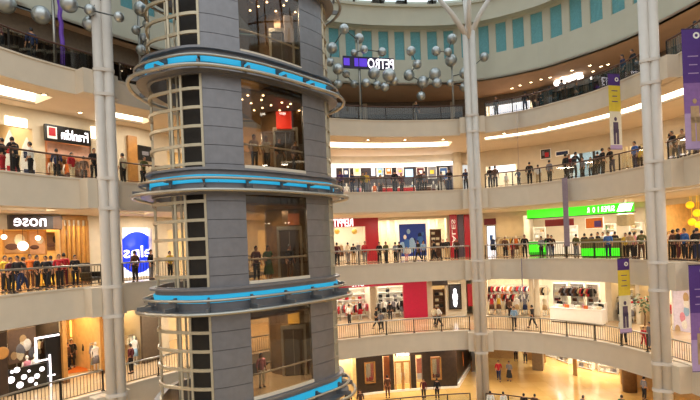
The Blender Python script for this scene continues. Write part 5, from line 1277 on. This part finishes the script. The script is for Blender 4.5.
P(5, 698, 'behind the top of the wide purple banner', 'black', 'black', 'stand', .8)
# level just under the top floor
b = 'on the upper left balcony'
P(4, 3, 'at the left edge of upper left balcony', 'black', 'red', 'stand', 1.2); P(4, 16, 'before the white and red board', 'black', 'black', 'lean', .6, h=1.75); P(4, 31, 'before the white and blue board', 'white', 'black', 'stand', 1.0)
P(4, 57, 'left under the black fashion sign', 'navy', 'black', 'stand', 1.2, h=1.6); P(4, 72, 'in the middle under the black fashion sign', 'red', 'cream', 'phone', 1.6, h=1.55, long=True); P(4, 84, 'right under the black fashion sign', 'brown', 'black', 'stand', 1.8, h=1.55); P(4, 94, 'beside the left column, under fashion sign', 'black', 'black', 'lean', .6, h=1.65)
P(4, 123, 'between left column and honey-brown wooden panel', 'cream', 'black', 'stand', .9); P(4, 143, 'below the dark picture by the lift tower', 'olive', 'black', 'lean', .6)
for px, t, bt, ps, of, wh in ((340, 'purple', 'black', 'stand', .8, 'nearest the lift tower, upper far balcony'), (352, 'navy', 'navy', 'stand', .7, 'second from the lift tower, upper far balcony'), (362.5, 'olive', 'black', 'phone', .8, 'third from the lift tower, upper far balcony'),
    (366, 'yellow', 'grey', 'stand', 1.3, 'beside the narrow white lit poster'), (380, 'grey', 'black', 'stand', 2.2, 'left of the red garments, upper far balcony'), (394.5, 'black', 'black', 'stand', .65, 'in front of the red garments, upper far balcony'), (401, 'maroon', 'black', 'stand', 1.6, 'under the pale blue poster, upper far balcony'),
    (419, 'black', 'black', 'stand', .9, 'left one of a pair, upper far balcony'), (424, 'grey', 'black', 'phone', 1.0, 'right one of a pair, upper far balcony'), (449, 'black', 'navy', 'lean', .55, 'beside the round cream pillar'), (441, 'grey', 'white', 'stand', 1.8, 'left of the round cream pillar'), (465.5, 'navy', 'black', 'stand', .7, 'between cream pillar and branching column')):
    P(4, px, wh, t, bt, ps, of)
for px, t, bt, ps, of, wh, hh in ((490, 'black', 'black', 'stand', .8, 'left one touching the branching column', 1.7), (495, 'brown', 'black', 'stand', .7, 'right one of two by the branching column', 1.7), (506, 'white', 'cream', 'stand', 1.6, 'low in front of the slanting white screen', 1.2), (518.5, 'navy', 'black', 'lean', .6, 'short one right of the slanting screen', 1.25), (529.5, 'black', 'black', 'stand', .7, 'below and left of the small dark picture', 1.75),
    (538, 'white', 'tan', 'phone', .9, 'right below the small dark picture', 1.5), (549.5, 'grey', 'black', 'stand', .9, 'below the small pale blue-lettered sign', 1.65), (566, 'black', 'black', 'stand', .65, 'tall left one of three before the blue window', 1.85), (569.5, 'maroon', 'black', 'stand', 1.1, 'middle one of three before the blue window', 1.85), (574, 'black', 'black', 'lean', .6, 'right one of three before the blue window', 1.85), (583, 'grey', 'black', 'stand', .9, 'in front of the pale blue window, middle', 1.55),
    (591, 'tan', 'black', 'phone', 1.2, 'in front of the pale blue window, right half', 1.5), (598, 'black', 'black', 'walk', .8, 'at the right end of pale blue window', 1.65), (603, 'black', 'black', 'stand', .7, 'left one under the upper yellow banner', 1.85), (612.5, 'black', 'navy', 'lean', .6, 'right one under the upper yellow banner', 1.75), (635.5, 'blue', 'navy', 'stand', .8, 'left of right column, upper gallery', 1.75), (640.5, 'yellow', 'black', 'stand', .9, 'touching the right column, upper gallery', 1.4)):
    P(4, px, wh, t, bt, ps, of, h=hh)
for px, t, bt, ps, wh in ((671, 'white', 'tan', 'stand', 'just beyond the right column, upper gallery'), (676.5, 'black', 'black', 'lean', 'second beyond the right column, upper gallery'), (683.5, 'tan', 'brown', 'phone', 'left below the wide purple banner'), (690, 'black', 'black', 'stand', 'directly below the wide purple banner'), (697, 'black', 'brown', 'stand', 'right below the wide purple banner')):
    P(4, px, wh, t, bt, ps, .75)
# eye level
for px, t, bt, ps, of, wh, kw in ((4, 'yellow', 'black', 'stand', 2.2, 'at the left edge of the golden shop', {}), (9.5, 'maroon', 'black', 'stand', 1.2, 'leftmost pair under the brown sign, left one', {}), (17, 'black', 'navy', 'walk', .9, 'walking under the left of the brown sign', dict(face=1.4)), (21.5, 'brown', 'navy', 'walk', 1.4, 'walking under the middle of brown sign', dict(face=1.3)),
    (36, 'black', 'black', 'stand', 1.8, 'standing under the middle of brown sign', {}), (45, 'black', 'black', 'walk', 1.0, 'striding under the right of brown sign', dict(face=-1.3)), (50, 'grey', 'black', 'stand', 2.4, 'behind the striding one under the brown sign', {}), (58, 'red', 'black', 'phone', 1.5, 'under the right end of the brown sign', {}), (63, 'red', 'maroon', 'stand', 1.9, 'left one before the honey-wood posts', {}), (74, 'black', 'black', 'stand', .9, 'in the middle of the honey-wood posts', {}), (29, 'orange', 'brown', 'stand', 2.7, 'before the warm print in the golden shop', {}),
    (134, 'brown', 'black', 'stand', .7, 'in front of the blue round logo', dict(h=1.72)), (150, 'black', 'grey', 'stand', 1.2, 'right of the blue round logo', {}), (169, 'yellow', 'black', 'stand', 1.0, 'seen through the lift cage, right', {})):
    P(3, px, wh, t, bt, ps, of, **kw)
for px, t, bt, ps, of, wh, kw in ((336.5, 'maroon', 'black', 'stand', .9, 'nearest the lift tower before red portal', {}), (347.5, 'cream', 'grey', 'stand', 4.5, 'left one inside the red framed shop', {}), (353, 'black', 'tan', 'phone', 3.6, 'right one inside the red framed shop', {}), (364.5, 'red', 'grey', 'stand', 2.6, 'left of the red portal right pier', {}), (379, 'black', 'black', 'stand', 1.6, 'right beside the red portal pier', {}), (385.5, 'olive', 'black', 'stand', 1.5, 'second right of the red portal pier', {}),
    (395, 'grey', 'black', 'stand', 1.0, 'left of the blue picture, farther from it', {}), (399, 'black', 'grey', 'phone', 1.7, 'at the left edge of the blue picture', {}), (406, 'white', 'pink', 'stand', 2.0, 'child-sized, before the blue picture', dict(h=1.25)), (418, 'black', 'black', 'walk', 1.3, 'in front of the right of blue picture', dict(face=1.0)), (423, 'lightblue', 'navy', 'stand', 2.6, 'at the right edge of the blue picture', {}), (434, 'black', 'black', 'walk', 1.2, 'walking before the walnut shelf', dict(face=-1.4, h=1.6)),
    (443, 'black', 'cream', 'stand', 5.5, 'left one right of the walnut shelf', {}), (447, 'black', 'tan', 'stand', 5.2, 'right one right of the walnut shelf', {}), (456, 'brown', 'black', 'lean', .6, 'before the red lettered panel', dict(h=1.6))):
    P(3, px, wh, t, bt, ps, of, **kw)
for px, t, bt, ps, of, wh, kw in ((505, 'brown', 'black', 'stand', 3.0, 'inside the ivory shop left of green sign', {}), (512, 'red', 'maroon', 'stand', 2.5, 'low one before the ivory shop', dict(h=1.2)), (524.5, 'black', 'black', 'stand', .8, 'under the left end of green sign', dict(h=1.78)), (541, 'grey', 'black', 'stand', 1.2, 'left of dull violet banner, farther', {}), (548, 'black', 'grey', 'phone', 1.5, 'left of the dull violet banner, nearer', {}), (551.5, 'brown', 'navy', 'walk', 1.9, 'hidden partly by the dull violet banner', {}), (566, 'white', 'grey', 'stand', 4.2, 'right of the dull violet banner', {}),
    (576, 'olive', 'grey', 'stand', 2.0, 'left of the olive counter', {}), (584.5, 'black', 'black', 'stand', 4.2, 'behind the olive counter, left', {}), (591.5, 'navy', 'black', 'stand', 4.3, 'behind the olive counter, second', {}), (598, 'black', 'grey', 'stand', 4.2, 'behind the olive counter, third', {}), (603, 'white', 'black', 'stand', 4.4, 'behind the olive counter, fourth', {}), (608, 'blue', 'navy', 'stand', 1.1, 'standing before the olive counter', dict(h=1.78)), (615, 'black', 'grey', 'stand', 4.4, 'behind the olive counter, right', {}),
    (625.5, 'yellow', 'black', 'stand', 1.0, 'right end of the olive counter, left one', {}), (630, 'tan', 'black', 'phone', .8, 'right end of the olive counter, middle one', dict(h=1.75)), (634.5, 'pink', 'black', 'stand', 1.4, 'right end of the olive counter, right one', {}), (641, 'olive', 'brown', 'lean', .6, 'touching the right column, eye level', {})):
    P(3, px, wh, t, bt, ps, of, **kw)
for px, t, bt, ps, wh in ((673, 'brown', 'black', 'stand', 'just beyond right column, eye level'), (678, 'black', 'maroon', 'phone', 'second beyond right column, eye level'), (684.5, 'blue', 'black', 'stand', 'below the yellow lanterns, left'), (691.5, 'black', 'black', 'lean', 'below the yellow lanterns, middle'), (697, 'black', 'navy', 'stand', 'below the yellow lanterns, right')):
    P(3, px, wh, t, bt, ps, .8)
# second level
for px, t, bt, ps, of, wh, kw in ((66, 'brown', 'black', 'stand', 6.6, 'at the left post of the golden clothes shop', {}), (70, 'black', 'black', 'stand', 7.0, 'left of the orange carpet', {}), (76.5, 'black', 'black', 'stand', 7.2, 'at the top of the orange carpet', {}), (85, 'black', 'black', 'phone', 6.8, 'right of the orange carpet', {}), (93, 'grey', 'lightblue', 'stand', 5.2, 'by the right post of golden clothes shop', dict(skirt=True, long=True)), (129, 'maroon', 'black', 'stand', 2.2, 'right of the left column, lower gallery', {})):
    P(2, px, wh, t, bt, ps, of, **kw)
P(2, 376.5, 'left one walking below the drab pier', 'black', 'black', 'walk', 1.6, face=.8, py=329); P(2, 381.5, 'right one walking below the right crimson window', 'grey', 'black', 'walk', 1.2, face=.6, py=332)
P(2, 435, 'left one walking before the narrow ivory shop', 'cream', 'black', 'walk', 1.2, face=-1.2, py=326.5); P(2, 439.5, 'right one walking before the dark poster', 'white', 'black', 'walk', 1.2, face=-1.2, py=327)
P(2, 514.5, 'left one below the golden lower shop', 'lightblue', 'black', 'stand', 1.0, py=329); P(2, 533, 'walking left of the white kiosk counter', 'black', 'black', 'walk', 1.2, face=1.2, py=328, h=1.78)
P(2, 622.5, 'standing behind the lower yellow banner', 'white', 'black', 'walk', .6, face=.4); P(2, 642.5, 'child-sized, left of the right column', 'red', 'red', 'walk', 1.2, face=1.0, h=1.25); P(2, 649, 'touching the right column, lower gallery', 'grey', 'grey', 'stand', 1.0, h=1.6)
for px, t, of, wh in ((510, 'brown', 6.5, 'left one inside the golden lower shop'), (560, 'black', 7.4, 'left one behind the white kiosk counter'), (600, 'black', 7.2, 'right one behind the white kiosk counter'), (390, 'black', 6.6, 'in front of the right crimson window'), (349, 'white', 6.0, 'in front of the left crimson window')):
    P(2, px, wh, t, 'black', 'stand', of)
# ground floor
P(1, 388, 'before the copper panel of dark shop front', 'brown', 'brown', 'stand', py=398, h=1.75, away=True); P(1, 424, 'left one before the right display window', 'maroon', 'black', 'stand', py=400, h=1.6); P(1, 437.5, 'right one before the right display window', 'black', 'black', 'stand', py=400, h=1.72, away=True)
P(1, 499, 'left one of two walking right of branching column', 'red', 'navy', 'walk', py=381, h=1.75); P(1, 509.5, 'right one of two walking, ground floor', 'grey', 'black', 'stand', py=381, skirt=True, long=True, h=1.68)
P(1, 516, 'farthest left in the back of ground floor', 'black', 'black', 'stand', py=361); P(1, 525.5, 'farthest right in the back of ground floor', 'brown', 'black', 'stand', py=363)
for px, t, wh, y in ((491, 'white', 'left white-topped one at bottom rail, touching branching column', 415), (504, 'white', 'right white-topped one at the bottom rail', 415), (524.5, 'black', 'left dark one at the bottom rail', 417), (535.5, 'brown', 'right dark one at the bottom rail', 418), (584, 'grey', 'alone at bottom rail, mid right', 421), (622.5, 'green', 'in green at bottom rail near the right column', 421), (349, 'black', 'at the bottom edge near lift tower, left', 413), (361, 'brown', 'at the bottom edge near lift tower, right', 413)):
    P(1, px, wh, t, 'black', 'stand', py=y, h=1.66, away=px > 480)
P(1, 644.5, 'standing left of the right column, ground floor', 'grey', 'black', 'stand', py=400, h=1.78, away=True)
P(1, 690, 'beyond the right column, ground floor', 'orange', 'tan', 'stand', 1.5)
# in the lift tower lobby
def inside(L, x, y, wh, t, bt, ps='stand', rz=.7, **kw):
    body, shirt, low, shoes, hr = make_body(ps, kw.get('skirt', False), kw.get('long', False)); o = bpy.data.objects.new('person', body); C.objects.link(o); o.location = (x + .2, y, Z[L]); o.rotation_euler = (0, 0, rz); o.scale = (.96,) * 3
    tag(o, 'person in %s top and %s %s %s' % (t, bt, 'skirt' if kw.get('skirt') else 'trousers', wh), 'person')
    for nm, me, m in (('shirt', shirt, PAL[t]), ('skirt' if kw.get('skirt') else 'trousers', low, PAL[bt]), ('shoe', shoes[0], SHOE), ('shoe', shoes[1], SHOE), ('hair', hr, HAIRS['black'])):
        c = bpy.data.objects.new(nm, me); C.objects.link(c); c.parent = o; c.material_slots[0].link = 'OBJECT'; c.material_slots[0].material = m
inside(4, -4.5, 23.35, 'left one behind upper lift tower glass', 'tan', 'black'); inside(4, -4.0, 23.8, 'second one behind upper lift tower glass', 'white', 'black', 'phone'); inside(4, -3.45, 24.3, 'third one behind upper lift tower glass', 'black', 'grey'); inside(4, -2.75, 25.1, 'right one behind upper lift tower glass', 'brown', 'black')
inside(3, -4.6, 23.3, 'left one behind lift tower glass, eye level', 'maroon', 'black'); inside(3, -4.1, 23.65, 'middle one behind lift tower glass, eye level', 'green', 'green', 'phone', long=True, skirt=True); inside(3, -3.2, 24.6, 'right one behind lift tower glass, eye level', 'black', 'brown')
inside(2, -4.75, 24.3, 'alone behind the lower lift tower glass', 'pink', 'white', long=True)
# ------------------------------------------------------------------ light and camera
world = bpy.data.worlds.new('World'); bpy.context.scene.world = world; world.use_nodes = True
nt = world.node_tree; bg = nt.nodes['Background']
tc = nt.nodes.new('ShaderNodeTexCoord'); sp = nt.nodes.new('ShaderNodeSeparateXYZ'); rp = nt.nodes.new('ShaderNodeValToRGB')
nt.links.new(tc.outputs['Generated'], sp.inputs[0]); nt.links.new(sp.outputs['Z'], rp.inputs['Fac'])
rp.color_ramp.elements[0].position = .0; rp.color_ramp.elements[0].color = (.62, .54, .46, 1)
rp.color_ramp.elements[1].position = .5; rp.color_ramp.elements[1].color = (1.9, 2.05, 2.1, 1)
nt.links.new(rp.outputs['Color'], bg.inputs['Color']); bg.inputs['Strength'].default_value = .8
def lamp(name, loc, size, power, col=(1, .92, .80)):
    d = bpy.data.lights.new(name, 'AREA'); d.shape = 'RECTANGLE'; d.size = size[0]; d.size_y = size[1]; d.energy = power; d.color = col
    o = bpy.data.objects.new(name, d); C.objects.link(o); o.location = loc; return o
for L in (1, 2, 3, 4, 5):  # added fill lamps along the gallery ceilings, no fixtures modelled
    zc = CEIL[L] - .03
    u = 3.0
    while u < UB - 2:
        o_ = .55 * w(u) if L > 1 else 3.0
        p = R(u, o_)
        if L == 5 and u < ul(480, 5): u += 4.2; continue
        l = lamp('corridor_fill', (p.x, p.y, zc), (1.4, .8), {1: 165, 2: 150, 3: 140, 4: 105, 5: 45}[L]); l.rotation_euler = (0, 0, ang(u))
        u += 4.2
for L in (2, 3, 4, 5):  # added fill lamp per deck, brightens what stands behind the tower glass
    lamp('lobby_fill', (-4.0, 24.9, Z[L] + 3.5), (1.0, .6), 120)
for px, o_, e_ in ((402, 4.7, 90), (369, 4.0, 25), (436, 4.0, 25), (387, 4.1, 20), (419, 4.0, 20)):  # added fill lamps to brighten the rooms behind the dark shop front
    u = ul(px, 1, o_); p = R(u, o_); lamp('shop_fill', (p.x, p.y, G1 - .2), (.4, .2), e_)
for px in (552, 566, 586, 604):  # added fill lamps to brighten the far white shops
    u = ul(px, 1, far1); p = R(u, far1(u) + 1.6); lamp('shop_fill', (p.x, p.y, G1 - .2), (1.2, .8), 60, (1, .96, .9))
sc = bpy.context.scene
cam = bpy.data.cameras.new('Camera'); co = bpy.data.objects.new('Camera', cam); C.objects.link(co)
co.location = (0, 0, EYE); co.rotation_mode = 'XYZ'; co.rotation_euler = (PI / 2, TH, 0)
cam.sensor_width = 36; cam.lens = 36 * F / 700; cam.shift_y = (HOR - 200) / 700; cam.clip_start = .05
sc.camera = co
sc.view_settings.view_transform = 'Standard'; sc.view_settings.look = 'None'; sc.view_settings.gamma = 1; sc.view_settings.use_curve_mapping = False
sc.view_settings.exposure = .06
